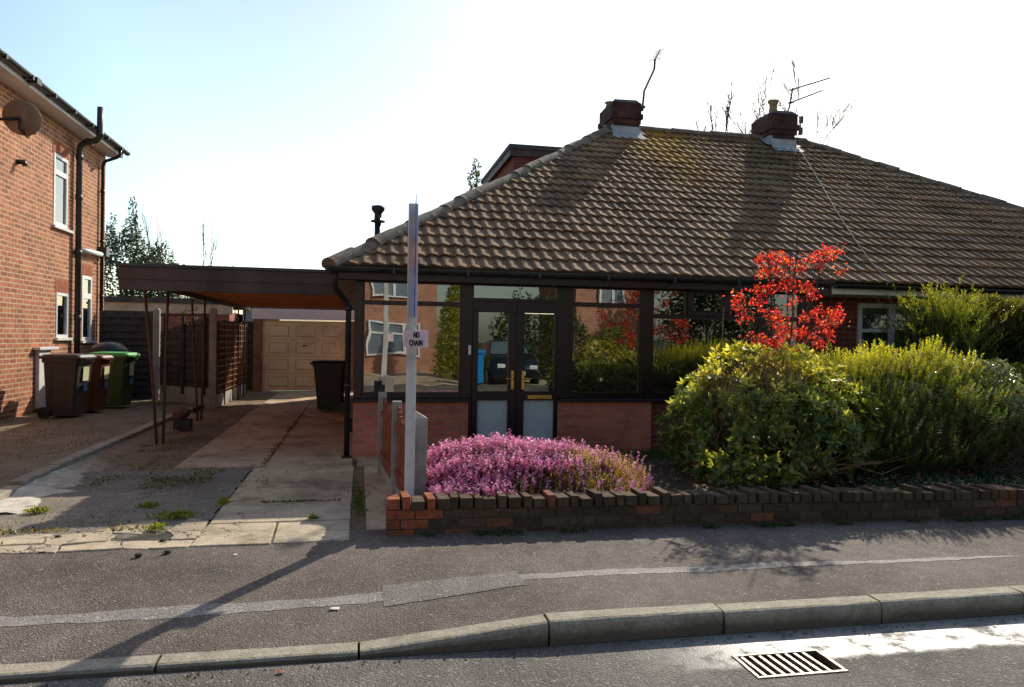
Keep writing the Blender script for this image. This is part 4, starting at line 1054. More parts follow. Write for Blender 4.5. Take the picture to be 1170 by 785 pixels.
b = MB(); letters(b, 'NO', .463, 1.605, .040, 6.1715, .0042); letters(b, 'CHAIN', .460, 1.540, .040, 6.1715, .0042)
b.build('lettering', M['ink'], pl)

# ------------------------------------------------------------------ drain grate
gt = thing('drain_grate', 'worn iron street drain grate beside the kerb', 'drain', (2.13, 3.4, 0))
b = MB(); t_ = .022
b.box(gx0+.002, gx1-.002, gy0+.002, gy0+t_, -.03, .006); b.box(gx0+.002, gx1-.002, gy1-t_, gy1-.002, -.03, .006)
b.box(gx0+.002, gx0+t_, gy0+t_+.001, gy1-t_-.001, -.03, .006); b.box(gx1-t_, gx1-.002, gy0+t_+.001, gy1-t_-.001, -.03, .006)
b.build('frame', M['galv'], gt, bevel=.003)
for k in range(8):
    x = gx0+.052+k*.0495; b = MB(); sl_ = -.005
    b.rings([[(x-.0105-sl_, gy0+t_+.001, z) for z in (-.03, .003)]+[(x+.0105-sl_, gy0+t_+.001, z) for z in (.003, -.03)], [(x-.0105+sl_, gy1-t_-.001, z) for z in (-.03, .003)]+[(x+.0105+sl_, gy1-t_-.001, z) for z in (.003, -.03)]])
    b.build('bar', M['galv'], gt, bevel=.003)
b = MB(); b.add([(gx0,gy0,-.3),(gx1,gy0,-.3),(gx1,gy1,-.3),(gx0,gy1,-.3),(gx0,gy0,0),(gx1,gy0,0),(gx1,gy1,0),(gx0,gy1,0)], [(0,1,2,3),(0,4,5,1),(1,5,6,2),(2,6,7,3),(3,7,4,0)]); b.build('pit', M['pit'], gt)

# ------------------------------------------------------------------ foliage tools
class Leaves:
    def __init__(s): s.V = []; s.F = []; s.Cc = []; s.n = 0
    def add(s, P, D, N, L, W, Cc, fold=.25, pos=.45):
        """leaves: base P, direction D, normal N; arrays"""
        P, D, N = np.asarray(P, float), np.asarray(D, float), np.asarray(N, float)
        n = len(P); L = np.broadcast_to(np.asarray(L, float).reshape(-1, 1), (n, 1)); W = np.broadcast_to(np.asarray(W, float).reshape(-1, 1), (n, 1))
        D = D/np.maximum(1e-6, np.linalg.norm(D, axis=1, keepdims=True))
        S = np.cross(D, N); S = S/np.maximum(1e-6, np.linalg.norm(S, axis=1, keepdims=True)); N2 = np.cross(S, D)
        v = np.stack([P, P+D*L*pos+S*W*.5+N2*W*fold, P+D*L, P+D*L*pos-S*W*.5+N2*W*fold], 1)
        Cc = np.broadcast_to(np.asarray(Cc, float).reshape(-1, 3), (n, 3))
        s.V.append(v.reshape(-1, 3)); s.Cc.append(np.repeat(Cc, 4, 0))
        b = s.n+4*np.arange(n)[:, None]
        s.F.append(np.concatenate([b+np.array([[0,1,2]]), b+np.array([[0,2,3]])], 1).reshape(-1, 3)); s.n += 4*n
    def build(s, name, mat, parent=None, loc=None, kind=None):
        V = np.concatenate(s.V); F = np.concatenate(s.F); Cc = np.concatenate(s.Cc)
        o = origin_of(parent) if parent is not None else Vector(loc or (0,0,0))
        V = V-np.array(o)
        me = bpy.data.meshes.new(name); me.vertices.add(len(V)); me.vertices.foreach_set('co', V.ravel())
        me.loops.add(len(F)*3); me.loops.foreach_set('vertex_index', F.ravel().astype(np.int32))
        me.polygons.add(len(F)); me.polygons.foreach_set('loop_start', np.arange(0, len(F)*3, 3, dtype=np.int32))
        me.update(calc_edges=True)
        ca = me.color_attributes.new('col', 'FLOAT_COLOR', 'POINT')
        ca.data.foreach_set('color', np.concatenate([np.clip(Cc, 0, 1), np.ones((len(Cc), 1))], 1).ravel())
        me.materials.append(mat); me.validate()
        ob = bpy.data.objects.new(name, me); C.objects.link(ob)
        if parent is not None: ob.parent = parent
        else: ob.location = o
        if kind: ob['kind'] = kind
        return ob
def unit(a): return a/np.maximum(1e-6, np.linalg.norm(a, axis=1, keepdims=True))
def rdir(n): return unit(RNG.normal(size=(n, 3)))
def lumps(P, seed, f=3.0):
    g_ = np.random.default_rng(seed); out = np.zeros(len(P))
    for k in range(5):
        w = g_.normal(size=3)*f*(1+.6*k); out += np.sin(P@w+g_.uniform(0, 6))/(1+.5*k)
    return out/2.2
def dome(n, c, rad, seed, inner=.8, zmin=-.5, amp=.09, f=3.0):
    d = rdir(int(n*2.2)); d = d[d[:, 2] > zmin][:n]
    k = 1+amp*lumps(d, seed, f)
    r_ = k*(inner+(1-inner)*np.sqrt(RNG.random(len(d))))
    P = np.array(c)+d*np.array(rad)*r_[:, None]
    nn = unit(d/np.array(rad)); return P, nn, r_/k
def pal(n, cols, jit=.2):
    i = RNG.integers(0, len(cols), n); c = np.array(cols)[i]; return c*(1+RNG.uniform(-jit, jit, (n, 1)))
def twigs(name, mat, parent, starts, targets, r0=.012, r1=.003, n=5, wob=.12, seg=4):
    b = MB()
    for a, t in zip(starts, targets):
        a, t = Vector(a), Vector(t); L = (t-a).length; pts = []
        for k in range(seg+1):
            u = k/seg; pts.append(a.lerp(t, u)+Vector((random.uniform(-1,1), random.uniform(-1,1), random.uniform(-.6,.6)))*wob*L*.25*(1 if 0 < k < seg else 0))
        b.tube(pts, [r0+(r1-r0)*k/seg for k in range(seg+1)], n, cap=False)
    return b.build(name, mat, parent)

# heather --------------------------------------------------------------
hc_ = (1.50, 6.60, .16)
hea = thing('heather_bush', 'low spreading mound of pink flowering heather behind the garden wall', 'heather', (1.6, 6.6, .2))
P, nn, k = dome(6500, hc_, (1.20, .84, .45), 5, .88, -.05, .17, 3.4); _s = P[:, 0] > .60; P, nn = P[_s], nn[_s]
P[:, 2] = np.maximum(P[:, 2], .20)
u = unit(nn*.5+np.array([0,0,1.0])+RNG.normal(size=P.shape)*.22)
Ls = RNG.uniform(.05, .13, len(P))
green_zone = (P[:, 0] > 1.25) & (P[:, 1] < 6.75) & (P[:, 2] < .54+.12*lumps(P, 6, 3)) & (P[:, 0] < 2.68)
green_zone &= RNG.random(len(P)) < .82
fl_, gl_ = Leaves(), Leaves()
Pf, uf, Lf = P[~green_zone], u[~green_zone], Ls[~green_zone]
for q in range(8):
    t_ = (q+.5)/8; rad = rdir(len(Pf)); rad = unit(rad-uf*(rad*uf).sum(1, keepdims=True))
    base = pal(len(Pf), [(.66,.25,.46), (.76,.37,.56), (.54,.18,.37), (.84,.52,.66), (.50,.27,.24)], .2)*(.78+.4*t_)  # inner shade painted in: spikes darken towards their base
    fl_.add(Pf+uf*Lf[:, None]*t_, unit(rad+uf*.6), uf, .026, .020, base, .1, .6)
fl_.build('flowers', M['pink'], hea)
for q in range(7):
    t_ = (q+.3)/7; rad = rdir(len(P)); rad = unit(rad-u*(rad*u).sum(1, keepdims=True))
    Pg = P-u*.03; gz_ = green_zone[:, None]
    cg = np.where(gz_, pal(len(P), [(.40,.31,.07), (.26,.25,.06), (.46,.34,.12), (.15,.18,.04)], .2), pal(len(P), [(.05,.07,.025), (.09,.06,.04)], .2))
    gl_.add(Pg+u*Ls[:, None]*t_*np.where(green_zone, 1, .6)[:, None], unit(rad+u), u, .022, .007, cg)
gl_.build('foliage', M['needle'], hea)
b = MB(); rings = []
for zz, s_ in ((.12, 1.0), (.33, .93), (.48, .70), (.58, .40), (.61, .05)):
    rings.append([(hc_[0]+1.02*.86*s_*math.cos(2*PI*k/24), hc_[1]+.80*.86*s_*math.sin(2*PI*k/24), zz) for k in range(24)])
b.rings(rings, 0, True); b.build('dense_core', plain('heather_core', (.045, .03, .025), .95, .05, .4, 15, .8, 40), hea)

# skimmia-like rosette shrub -------------------------------------------
def rosettes(lv, P, nrm, nl, L, W, colf, spread=.75, droop=.0):
    for q in range(nl):
        a = 2*PI*q/nl+RNG.uniform(-.5, .5, len(P))
        ref = unit(np.cross(nrm, RNG.normal(size=P.shape)*.05+np.array([.3,.2,1.0]))+1e-4); oth = np.cross(nrm, ref)
        rd = ref*np.cos(a)[:, None]+oth*np.sin(a)[:, None]
        D = unit(rd*spread+nrm*RNG.uniform(.2, .8, (len(P), 1))+np.array([0,0,-droop]))
        lv.add(P+rd*.008, D, nrm, L*RNG.uniform(.75, 1.2, len(P)), W*RNG.uniform(.8, 1.2, len(P)), colf(len(P), P, q), .18)
sk = thing('leafy_shrub', 'broad rounded green shrub with yellow-green rosette leaves behind the garden wall', 'shrub', (4.15, 6.95, .25))
skc, skr = (4.13, 7.0, .72), (1.03, .85, .80)
P, nn, k = dome(1500, skc, skr, 8, .80, -.62, .20, 3.6)
P = P[P[:, 2] > .30]; nn = unit((P-np.array(skc))/np.array(skr)**2)
bare = (P[:, 0] > 3.4) & (P[:, 0] < 4.1) & (P[:, 2] > 1.12) & (P[:, 2] < 1.38) & (P[:, 1] < 7.0)   # dead patch near the top
keep = ~bare | (RNG.random(len(P)) < .25)
low = (P[:, 2] < .55) & (P[:, 0] > 4.1) & (RNG.random(len(P)) < .7); keep &= ~low
P, nn = P[keep], nn[keep]
nn = unit(nn+RNG.normal(size=P.shape)*.25+np.array([0,0,.35]))
def skcol(n, P, q):
    h = np.clip((P[:, 2]-.95)/.5+lumps(P, 3, 5)*.55, 0, 1)[:, None]  # yellow tops mix leaf colour with the sunlit rim painted in
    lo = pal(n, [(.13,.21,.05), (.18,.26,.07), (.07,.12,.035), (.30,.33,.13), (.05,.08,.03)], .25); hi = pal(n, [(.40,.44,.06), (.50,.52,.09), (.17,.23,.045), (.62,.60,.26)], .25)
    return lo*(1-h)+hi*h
lv = Leaves(); rosettes(lv, P, nn, 8, .088, .036, skcol); lv.build('foliage', M['leaf'], sk)
st = []; en = []
for _ in range(70):
    a = random.uniform(0, 2*PI); st.append((4.2+random.uniform(-.15,.25), 7.0+random.uniform(-.15,.15), .25)); q = P[random.randrange(len(P))]; en.append(tuple(q))
twigs('branches', M['bark'], sk, st, en, .014, .004)
st = []; en = []
for _ in range(260):
    x = random.uniform(3.35, 4.15); y = random.uniform(6.35, 7.0); zt = .72+.80*math.sqrt(max(0, 1-((x-4.13)/1.03)**2-((y-7.0)/.85)**2))
    st.append((x+random.uniform(-.14,.14), y+random.uniform(0,.15), zt-random.uniform(.12,.28))); en.append((x+random.uniform(-.08,.08), y+random.uniform(-.06,.06), zt+random.uniform(-.03,.08)))
twigs('dead_twigs', M['twig'], sk, st, en, .004, .0018, 3, .25, 3)
st = []; en = []
for _ in range(26):
    st.append((4.15+random.uniform(-.1,.1), 6.75, .24)); a = random.uniform(-1, 1); en.append((4.3+a*.95, 6.28+random.uniform(-.06,.25), .40+random.uniform(0, .28)))
twigs('bare_stems', M['twig'], sk, st, en, .013, .004, 5, .3, 5)
# three tall bare canes rising from the shrub
b = MB()
for (x, y, z0, z1, lean) in ((3.45, 7.1, .9, 1.72, .03), (3.62, 7.15, .9, 1.97, .05), (3.92, 7.1, 1.2, 1.62, -.03)): b.tube([(x, y, z0), (x+lean*.6, y, (z0+z1)/2), (x+lean, y, z1)], [.007, .006, .004], 5)
b.tube([(4.2, 7.2, 1.6), (3.98, 7.15, 1.66), (3.85, 7.1, 1.75), (3.79, 7.1, 1.83)], [.005, .005, .004, .003], 5)
b.tube([(3.15, 6.8, .80), (2.9, 6.7, .76)], [.005, .003], 5)
b.build('canes', M['twig'], sk)

# red leaved shrub -------------------------------------------------------
rt_ = thing('red_leaved_tree', 'small slender tree with bright red leaves standing behind the shrubs', 'tree', (4.53, 7.4, .25))
RC = [(4.23,7.45,2.52),(4.36,7.5,2.55),(4.55,7.52,2.56),(4.67,7.58,2.52),(4.46,7.5,2.41),(4.3,7.57,2.39),(4.39,7.21,2.29),(4.77,7.39,2.54),(5.0,7.58,2.58),(5.06,7.46,2.63),(5.22,7.56,2.63),(4.8,7.25,2.47),(4.69,7.39,2.43),(5.1,7.3,2.38),(4.2,7.42,2.19),(4.33,7.43,2.16),(3.87,7.21,2.07),(3.86,7.29,2.0),(4.03,7.31,1.88),(4.39,7.57,1.99),(4.25,7.51,2.07),(4.25,7.26,1.87),(4.25,7.52,1.69),(4.16,7.26,1.6),(4.35,7.45,1.51),(4.42,7.25,1.85),(4.32,7.2,1.76),(4.67,7.55,1.75),(4.6,7.28,1.71),(4.72,7.29,1.9),(4.98,7.59,1.97),(4.88,7.55,2.24),(4.83,7.32,2.13),(5.14,7.58,1.89),(5.17,7.42,1.96),(5.17,7.47,1.93),(4.88,7.28,1.79),(5.2,7.58,1.71),(5.17,7.48,1.84),(5.05,7.59,1.61),(4.94,7.56,1.7),(4.7,7.32,1.75),(4.57,7.34,1.53),(4.38,7.27,1.6),(4.47,7.26,1.68),(4.64,7.23,2.21),(4.54,7.32,2.05),(4.39,7.44,2.22),(4.29,7.2,1.92),(4.48,7.47,2.5),(4.94,7.34,2.56),(4.52,7.32,2.22)]
b = MB(); rr = random.Random(17); spine = []
for (tx, ty, tz) in ((4.36,7.5,2.62),(4.62,7.45,2.62),(4.66,7.4,2.85),(5.05,7.5,2.62),(4.0,7.3,2.1),(4.86,7.4,2.4)):
    bx = 4.50+(tx-4.5)*.12; pts = []
    for k in range(9):
        u_ = k/8; pts.append(Vector((bx+(tx-bx)*u_**1.3+rr.uniform(-.015,.015), 7.4+(ty-7.4)*u_+rr.uniform(-.015,.015), .25+(tz-.25)*u_)))
    b.tube(pts, [.016-.0013*k for k in range(9)], 5, cap=False); spine += pts[3:]
LP = []
for c in RC:
    cv = Vector(c); q = min(spine, key=lambda p_: (p_-cv).length+(.6 if p_.z > cv.z-.04 else 0))
    mid = q.lerp(cv, .5)+Vector((rr.uniform(-.03,.03), rr.uniform(-.03,.03), rr.uniform(-.03,.02)))
    b.tube([q, mid, cv], [.006, .0045, .003], 4, cap=False)
    for k in range(3):
        e = cv+Vector((rr.uniform(-.10,.10), rr.uniform(-.08,.08), rr.uniform(-.05,.05))); b.tube([mid, e], [.003, .0018], 3, cap=False)
        for j in range(rr.randint(13, 26)): LP.append(tuple(cv.lerp(e, rr.uniform(.1, 1.1))+Vector((rr.gauss(0,.034), rr.gauss(0,.035), rr.gauss(0,.028)))))
b.build('trunk', M['bark'], rt_)
Pl = np.array(LP); D = unit(RNG.normal(size=Pl.shape)+np.array([0,0,-.35])); N = unit(RNG.normal(size=Pl.shape)+np.array([0,-.3,.8]))
lv = Leaves(); lv.add(Pl, D, N, RNG.uniform(.022, .052, len(Pl)), RNG.uniform(.014, .028, len(Pl)), pal(len(Pl), [(.60,.05,.03), (.66,.10,.03), (.36,.02,.03), (.75,.22,.05), (.50,.03,.06), (.28,.03,.04)], .3), .15)
Pq = Pl[RNG.integers(0, len(Pl), 26)]; lv.add(Pq, rdir(26), rdir(26), .07, .036, pal(26, [(.5,.3,.06), (.3,.32,.08)]), .15)
lv.build('crown', M['red_leaf'], rt_)

# tree heath (yellow-green spikes) ---------------------------------------
def spike_shrub(lv, P, u, Ls, per, nL, nW, colf):
    for q in range(per):
        t_ = (q+RNG.random(len(P)))/per; rad = rdir(len(P)); rad = unit(rad-u*(rad*u).sum(1, keepdims=True))
        lv.add(P+u*(Ls*t_)[:, None], unit(rad+u*.75), u, nL*(1.15-.6*t_), nW, colf(len(P), P, t_), .1)
er = thing('heath_shrub', 'large yellow-green heath shrub of feathery upright spikes right of the red tree', 'shrub', (5.75, 7.2, .25))
ec, erd = (5.68, 7.25, .50), (1.38, .95, 1.02)
P, nn, k = dome(2900, ec, erd, 14, .80, -.42, .15, 3.8)
_h = np.clip((P[:, 2]-ec[2])/erd[2], 0, 2); P[:, 2] = np.where(_h > 0, ec[2]+erd[2]*.95*_h**.72, P[:, 2]); P[:, 2] += .09*lumps(P*np.array([1,1,0]), 44, 5)
sel = P[:, 2] > .36; P, nn, k = P[sel], nn[sel], k[sel]
brown = (lumps(P, 40, 2.4) > .95) & (P[:, 1] < 7.4)
u = unit(nn*.55+np.array([0,0,1.0])+RNG.normal(size=P.shape)*.18); Ls = RNG.uniform(.09, .26, len(P))
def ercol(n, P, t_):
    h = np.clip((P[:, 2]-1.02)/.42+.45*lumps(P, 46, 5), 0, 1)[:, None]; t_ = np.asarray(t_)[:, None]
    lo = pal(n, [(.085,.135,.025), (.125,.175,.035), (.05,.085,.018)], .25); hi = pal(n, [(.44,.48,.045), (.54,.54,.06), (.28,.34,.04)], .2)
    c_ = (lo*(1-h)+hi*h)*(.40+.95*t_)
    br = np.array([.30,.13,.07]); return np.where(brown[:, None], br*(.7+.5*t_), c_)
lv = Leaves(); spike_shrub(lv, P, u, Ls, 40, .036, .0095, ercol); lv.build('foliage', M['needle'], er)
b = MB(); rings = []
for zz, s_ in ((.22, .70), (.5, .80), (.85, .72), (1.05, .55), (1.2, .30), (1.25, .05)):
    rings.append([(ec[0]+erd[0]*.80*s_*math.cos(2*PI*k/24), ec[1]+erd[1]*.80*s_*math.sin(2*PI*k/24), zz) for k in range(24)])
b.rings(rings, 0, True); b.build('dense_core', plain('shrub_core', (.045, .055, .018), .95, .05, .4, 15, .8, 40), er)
st = [(5.6+random.uniform(-.3,.3), 7.0, .24) for _ in range(40)]; en = [(5.7+random.uniform(-1,1), 6.5+random.uniform(-.15,.3), .5+random.uniform(0,.3)) for _ in range(40)]
twigs('stems', M['bark'], er, st, en, .012, .004)

# variegated shrub at the right -------------------------------------------
va = thing('variegated_shrub', 'pale cream-edged variegated shrub at the right end of the garden', 'shrub', (6.75, 7.15, .25))
vc_, vr = (6.78, 7.2, .80), (.58, .60, .68)
P, nn, k = dome(1500, vc_, vr, 22, .68, -.35, .14, 3.5)
nn = unit(nn+RNG.normal(size=P.shape)*.3+np.array([0,0,.4]))
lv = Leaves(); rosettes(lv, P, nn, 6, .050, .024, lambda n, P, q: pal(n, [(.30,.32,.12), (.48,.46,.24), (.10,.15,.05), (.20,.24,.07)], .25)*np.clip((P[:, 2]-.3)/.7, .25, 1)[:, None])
lv.build('foliage', M['leaf_gloss'], va)
st = [(6.75+random.uniform(-.1,.1), 7.2, .24) for _ in range(30)]; en = [tuple(P[random.randrange(len(P))]) for _ in range(30)]
twigs('branches', M['bark'], va, st, en, .010, .003)
bt = thing('bare_shrub', 'tangled leafless brown shrub below the variegated shrub at the right', 'shrub', (6.9, 6.6, .25))
st = []; en = []
for _ in range(170):
    a = (6.9+random.uniform(-.6,.9), 6.6+random.uniform(-.3,.5), .24+random.uniform(0,.2)); st.append(a); en.append((a[0]+random.uniform(-.6,.6), a[1]+random.uniform(-.35,.3), a[2]+random.uniform(.05,.65)))
twigs('stems', M['bark'], bt, st, en, .007, .0025, 4, .45, 5)
sb = thing('young_shrub', 'small dark rounded shrub at the right edge before the hedge', 'shrub', (7.95, 7.9, .25))
P, nn, k = dome(1500, (7.95, 7.9, .95), (.50, .5, .45), 33, .75, -.9, .1, 4); lv = Leaves()
rosettes(lv, P, unit(nn+RNG.normal(size=P.shape)*.3), 5, .045, .02, lambda n, P, q: pal(n, [(.05,.10,.02), (.10,.14,.03), (.16,.18,.04)], .25)); lv.build('foliage', M['leaf'], sb)
twigs('branches', M['bark'], sb, [(7.95, 7.9, .2)]*14, [tuple(P[random.randrange(len(P))]) for _ in range(14)], .012, .004)

# hedge and conifer -------------------------------------------------------
hd = thing('clipped_hedge', 'dark green clipped conifer hedge in front of the right-hand white window', 'hedge', (9.6, 9.0, .15))
lv = Leaves(); n = 26000
X = RNG.uniform(7.72, 12.5, n); t_ = RNG.random(n); side = RNG.random(n)
top = 2.18+.10*np.sin(X*3.1)+.06*np.sin(X*7.7+1)-.25*np.clip(7.95-X, 0, 1)
Y = np.where(side < .6, 8.55+.10*np.sin(X*4)+RNG.uniform(0, .12, n), RNG.uniform(8.55, 9.4, n)); Z = np.where(side < .6, .15+RNG.random(n)*(top-.15), top-RNG.uniform(0, .12, n))
sd = RNG.random(n) < .16; X = np.where(sd, 7.72+RNG.uniform(0, .1, n), X); Y = np.where(sd, RNG.uniform(8.6, 9.4, n), Y); Z = np.where(sd, .15+RNG.random(n)*1.75, Z)
P = np.stack([X, Y, Z], 1); P[:, 1] += .06*lumps(P, 61, 5); D = unit(RNG.normal(size=P.shape)*.6+np.array([0, -.5, .7]))
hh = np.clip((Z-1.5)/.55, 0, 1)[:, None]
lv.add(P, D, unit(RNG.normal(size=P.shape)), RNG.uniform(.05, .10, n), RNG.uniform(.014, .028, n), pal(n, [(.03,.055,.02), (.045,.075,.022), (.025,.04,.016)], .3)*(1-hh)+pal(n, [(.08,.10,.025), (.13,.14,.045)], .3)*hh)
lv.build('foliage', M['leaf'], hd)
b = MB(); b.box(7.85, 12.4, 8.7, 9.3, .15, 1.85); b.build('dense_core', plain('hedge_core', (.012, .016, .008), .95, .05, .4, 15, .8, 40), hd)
cf = thing('feathery_conifer', 'yellow-green feathery conifer rising in front of the neighbouring white window', 'conifer', (7.3, 8.6, .15))
lv = Leaves()
n = 420; base = np.stack([7.46+RNG.normal(size=n)*.26, 8.6+RNG.normal(size=n)*.25, RNG.uniform(1.35, 2.15, n)], 1); base[:, 2] -= .2*((base[:, 0]-7.46)/.5)**2
u = unit(np.stack([RNG.normal(size=n)*.45+(base[:, 0]-7.46)*1.0, RNG.normal(size=n)*.35, np.ones(n)*1.0], 1)); Ls = RNG.uniform(.18, .48, n)
for q in range(26):
    tt = (q+RNG.random(n))/26; rad = unit(rdir(n)*np.array([1, .6, .5])); 
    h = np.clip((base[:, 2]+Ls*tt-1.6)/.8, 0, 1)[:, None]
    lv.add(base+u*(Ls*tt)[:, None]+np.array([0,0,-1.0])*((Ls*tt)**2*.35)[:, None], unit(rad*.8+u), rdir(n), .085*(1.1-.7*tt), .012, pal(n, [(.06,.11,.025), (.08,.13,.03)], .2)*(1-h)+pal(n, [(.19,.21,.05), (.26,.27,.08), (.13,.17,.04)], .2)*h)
n = 5200; P, nn, k = dome(n, (7.5, 8.7, 1.05), (.46, .45, 1.0), 71, .7, -.9, .1, 4)
lv.add(P, unit(nn*.4+RNG.normal(size=P.shape)*.4+np.array([0,0,.8])), rdir(len(P)), RNG.uniform(.05, .10, len(P)), .020, pal(len(P), [(.03,.06,.022), (.05,.08,.03), (.03,.05,.03)], .3))
lv.build('foliage', M['needle'], cf)
twigs('trunk', M['bark'], cf, [(7.3+random.uniform(-.08,.08), 8.6, .14) for _ in range(12)], [(7.3+random.uniform(-.4,.4), 8.45+random.uniform(-.1,.2), 2.0) for _ in range(12)], .02, .005, 6)

# background holly tree -----------------------------------------------------
ht = thing('holly_tree', 'dense dark holly tree with pointed leaders behind the left house', 'tree', (-8.1, 30, 0))
lv = Leaves()
def clump(c, r_, n, cols, L=.12, W=.06, seed=1):
    P, nn, k = dome(n, c, r_, seed, .55, -1, .22, 3.0); D = unit(nn*.6+RNG.normal(size=P.shape)*.7); lv.add(P, D, unit(nn+RNG.normal(size=P.shape)*.6), L*RNG.uniform(.7, 1.3, len(P)), W*RNG.uniform(.7, 1.3, len(P)), pal(len(P), cols, .35))
hcol = [(.05,.08,.05), (.07,.10,.06), (.12,.15,.08), (.035,.05,.035)]
clump((-8.6, 30, 3.1), (1.15, 1.2, 2.3), 7000, hcol, seed=1); clump((-7.5, 30.2, 3.0), (.95, 1.0, 2.0), 4800, hcol, seed=2)
clump((-6.7, 29.8, 2.6), (.6, .8, 1.7), 2600, hcol, seed=3); clump((-8.25, 30, 5.2), (.30, .3, .75), 420, hcol, .11, seed=4); clump((-8.22, 30, 6.1), (.13, .13, .5), 120, hcol, .10, seed=5); clump((-9.0, 30, 4.8), (.25, .3, .75), 320, hcol, seed=6); clump((-7.4, 30, 4.2), (.22, .3, .6), 240, hcol, seed=7); clump((-8.9, 30, 5.6), (.08, .1, .35), 60, hcol, seed=8)
clump((-8.15, 29.3, 2.45), (.5, .25, .28), 260, [(.30,.34,.03), (.24,.30,.03)], seed=9)
lv.build('crown', M['leaf_gloss'], ht)
twigs('trunk', M['bark_far'], ht, [(-8.2, 30, 0), (-8.2, 30, 0), (-8.2, 30, .5), (-8.2, 30, 1)], [(-8.25, 30, 6.4), (-7.4, 30, 4.4), (-9.0, 30, 5.2), (-7.0, 29.8, 3.4)], .10, .012, 7)

def bare_tree(name, label, base, H, spread, seed, r0=.09, group=None, lean=(0,0), cr0=.25, minr=.008, nb=11):
    t = thing(name, label, 'tree', base, group); rr = random.Random(seed); tr = MB(); br = MB()
    def grow(mb, p, d, L, r_, lvl):
        pts = [Vector(p)]; d = Vector(d).normalized(); n = 5
        for k in range(n):
            d = (d+Vector((rr.uniform(-.13,.13), rr.uniform(-.13,.13), rr.uniform(-.02,.12)))).normalized(); pts.append(pts[-1]+d*L/n)
        mb.tube(pts, [max(minr*.7, r_*(1-.7*k/n)) for k in range(n+1)], 5 if lvl else 7, cap=False)
        if lvl < (3 if nb > 6 else 2):
            for k in range(rr.randint(4, 6) if lvl else nb):
                u_ = rr.uniform(cr0 if lvl == 0 else .2, 1); i = min(n-1, int(u_*n)); q = pts[i].lerp(pts[i+1], u_*n-i)
                grow(br, q, d*.9+Vector((rr.uniform(-1,1)*spread, rr.uniform(-1,1)*spread, rr.uniform(0,.6))), L*rr.uniform(.30,.48), r_*(1-.7*u_)*.6, lvl+1)
    grow(tr, base, (lean[0], lean[1], 1), H, r0, 0)
    tr.build('trunk', M['bark_far'], t); br.build('branches', M['bark_far'], t)
    return t
bare_tree('bare_tree', 'thin leafless tree showing above the ridge between the chimneys', (13.0, 24, 0), 7.5, .42, 3, .06, 'leafless trees behind the roof', (0, 0), .5, .014)
bare_tree('bare_tree', 'wide leafless tree showing behind the right chimney', (15.8, 24.5, 0), 7.9, .9, 12, .08, 'leafless trees behind the roof', (-.02, 0), .45, .014)
# saplings behind carport
for i, (x, y, h, lab) in enumerate(((-6.0, 26, 5.3, 'tallest bare sapling next to the holly tree'), (-5.3, 26, 4.9, 'forked bare sapling above the left end of the carport beam'), (-4.5, 26.5, 4.6, 'thin bare sapling above the middle of the carport beam'), (-3.7, 26.5, 4.2, 'shortest bare sapling above the carport beam'))):
    bare_tree('bare_sapling', lab, (x, y, 0), h*.78, .12, 40+i, .022, 'bare saplings behind the carport', (random.uniform(-.05,.05), 0), .55, .009, 5)
fc = thing('conifer', 'small dark conifer top peeping over the roof left of the dormer', 'conifer', (4.2, 28, 0)); lv = Leaves()
for k in range(9):
    clump((4.2+random.uniform(-.1,.1), 28, 8.0-k*.45), (.10+.11*k, .12+.1*k, .3), 90+70*k, [(.04,.06,.03), (.07,.09,.05)], .14, .05, 80+k)
lv.build('crown', M['leaf'], fc); twigs('trunk', M['bark_far'], fc, [(4.2, 28, 0)], [(4.2, 28, 8.1)], .12, .02, 7)

# moss cushions along the tile edges
def onplane(x, s_): return EA+Vector((1,0,0))*x+Vector((0, cp, sp_r))*s_
sp_r = math.sin(PITCH); lv = Leaves(); pts = []
for _ in range(5200):
    s_ = RNG.integers(1, int(SL/.30))*.30+RNG.uniform(-.03, .012); x = RNG.uniform(s_*cp+.1, EX1-EA.x-s_*cp-.1)
    if x > 11.5: continue
    if math.sin(x*1.9+s_*2.3)+math.sin(x*.7-s_*1.1+1)+RNG.normal()*.8 < .15: continue
    pts.append(tuple(onplane(x, s_)+Vector((0, -sp_r, cp))*.034))
P = np.repeat(np.array(pts), 4, 0)+RNG.normal(size=(len(pts)*4, 3))*np.array([.016, .006, .006])
lv.add(P, unit(RNG.normal(size=P.shape)+np.array([0,-.4,.6])), rdir(len(P)), RNG.uniform(.018, .045, len(P)), RNG.uniform(.012, .026, len(P)), pal(len(P), [(.24,.095,.03), (.16,.075,.03), (.09,.085,.03), (.30,.16,.05), (.06,.05,.03)], .3))
lv.build('moss', M['dead_leaf'], roof, kind='stuff')
lv = Leaves()
P = np.concatenate([np.stack([RNG.normal(-1.75, .34, 1500), RNG.normal(8.25, .32, 1500), np.full(1500, .108)], 1), np.stack([RNG.normal(-2.45, .12, 900), RNG.uniform(8.0, 12.5, 900), np.full(900, .098)], 1),
    np.stack([RNG.normal(-1.05, .03, 900), RNG.uniform(8.9, 15, 900), np.full(900, .10)], 1), np.stack([RNG.uniform(-1.1, -.05, 420), RNG.normal(6.965, .02, 420), np.full(420, .115)], 1), np.stack([RNG.uniform(-3.05, -1.2, 500), RNG.normal(6.2, .05, 500), np.full(500, .112)], 1), np.stack([RNG.uniform(-5.3, -3.3, 1400), RNG.normal(11.2, 1.3, 1400), np.full(1400, .165)], 1)])
P = P[lumps(P*np.array([1,1,0]), 201, 4) > -.1]; n = len(P)
lv.add(P, unit(RNG.normal(size=P.shape)+np.array([0,0,.8])), rdir(n), RNG.uniform(.012, .04, n), RNG.uniform(.008, .02, n), pal(n, [(.09,.11,.03), (.13,.13,.04), (.06,.07,.025), (.15,.11,.05)], .3))
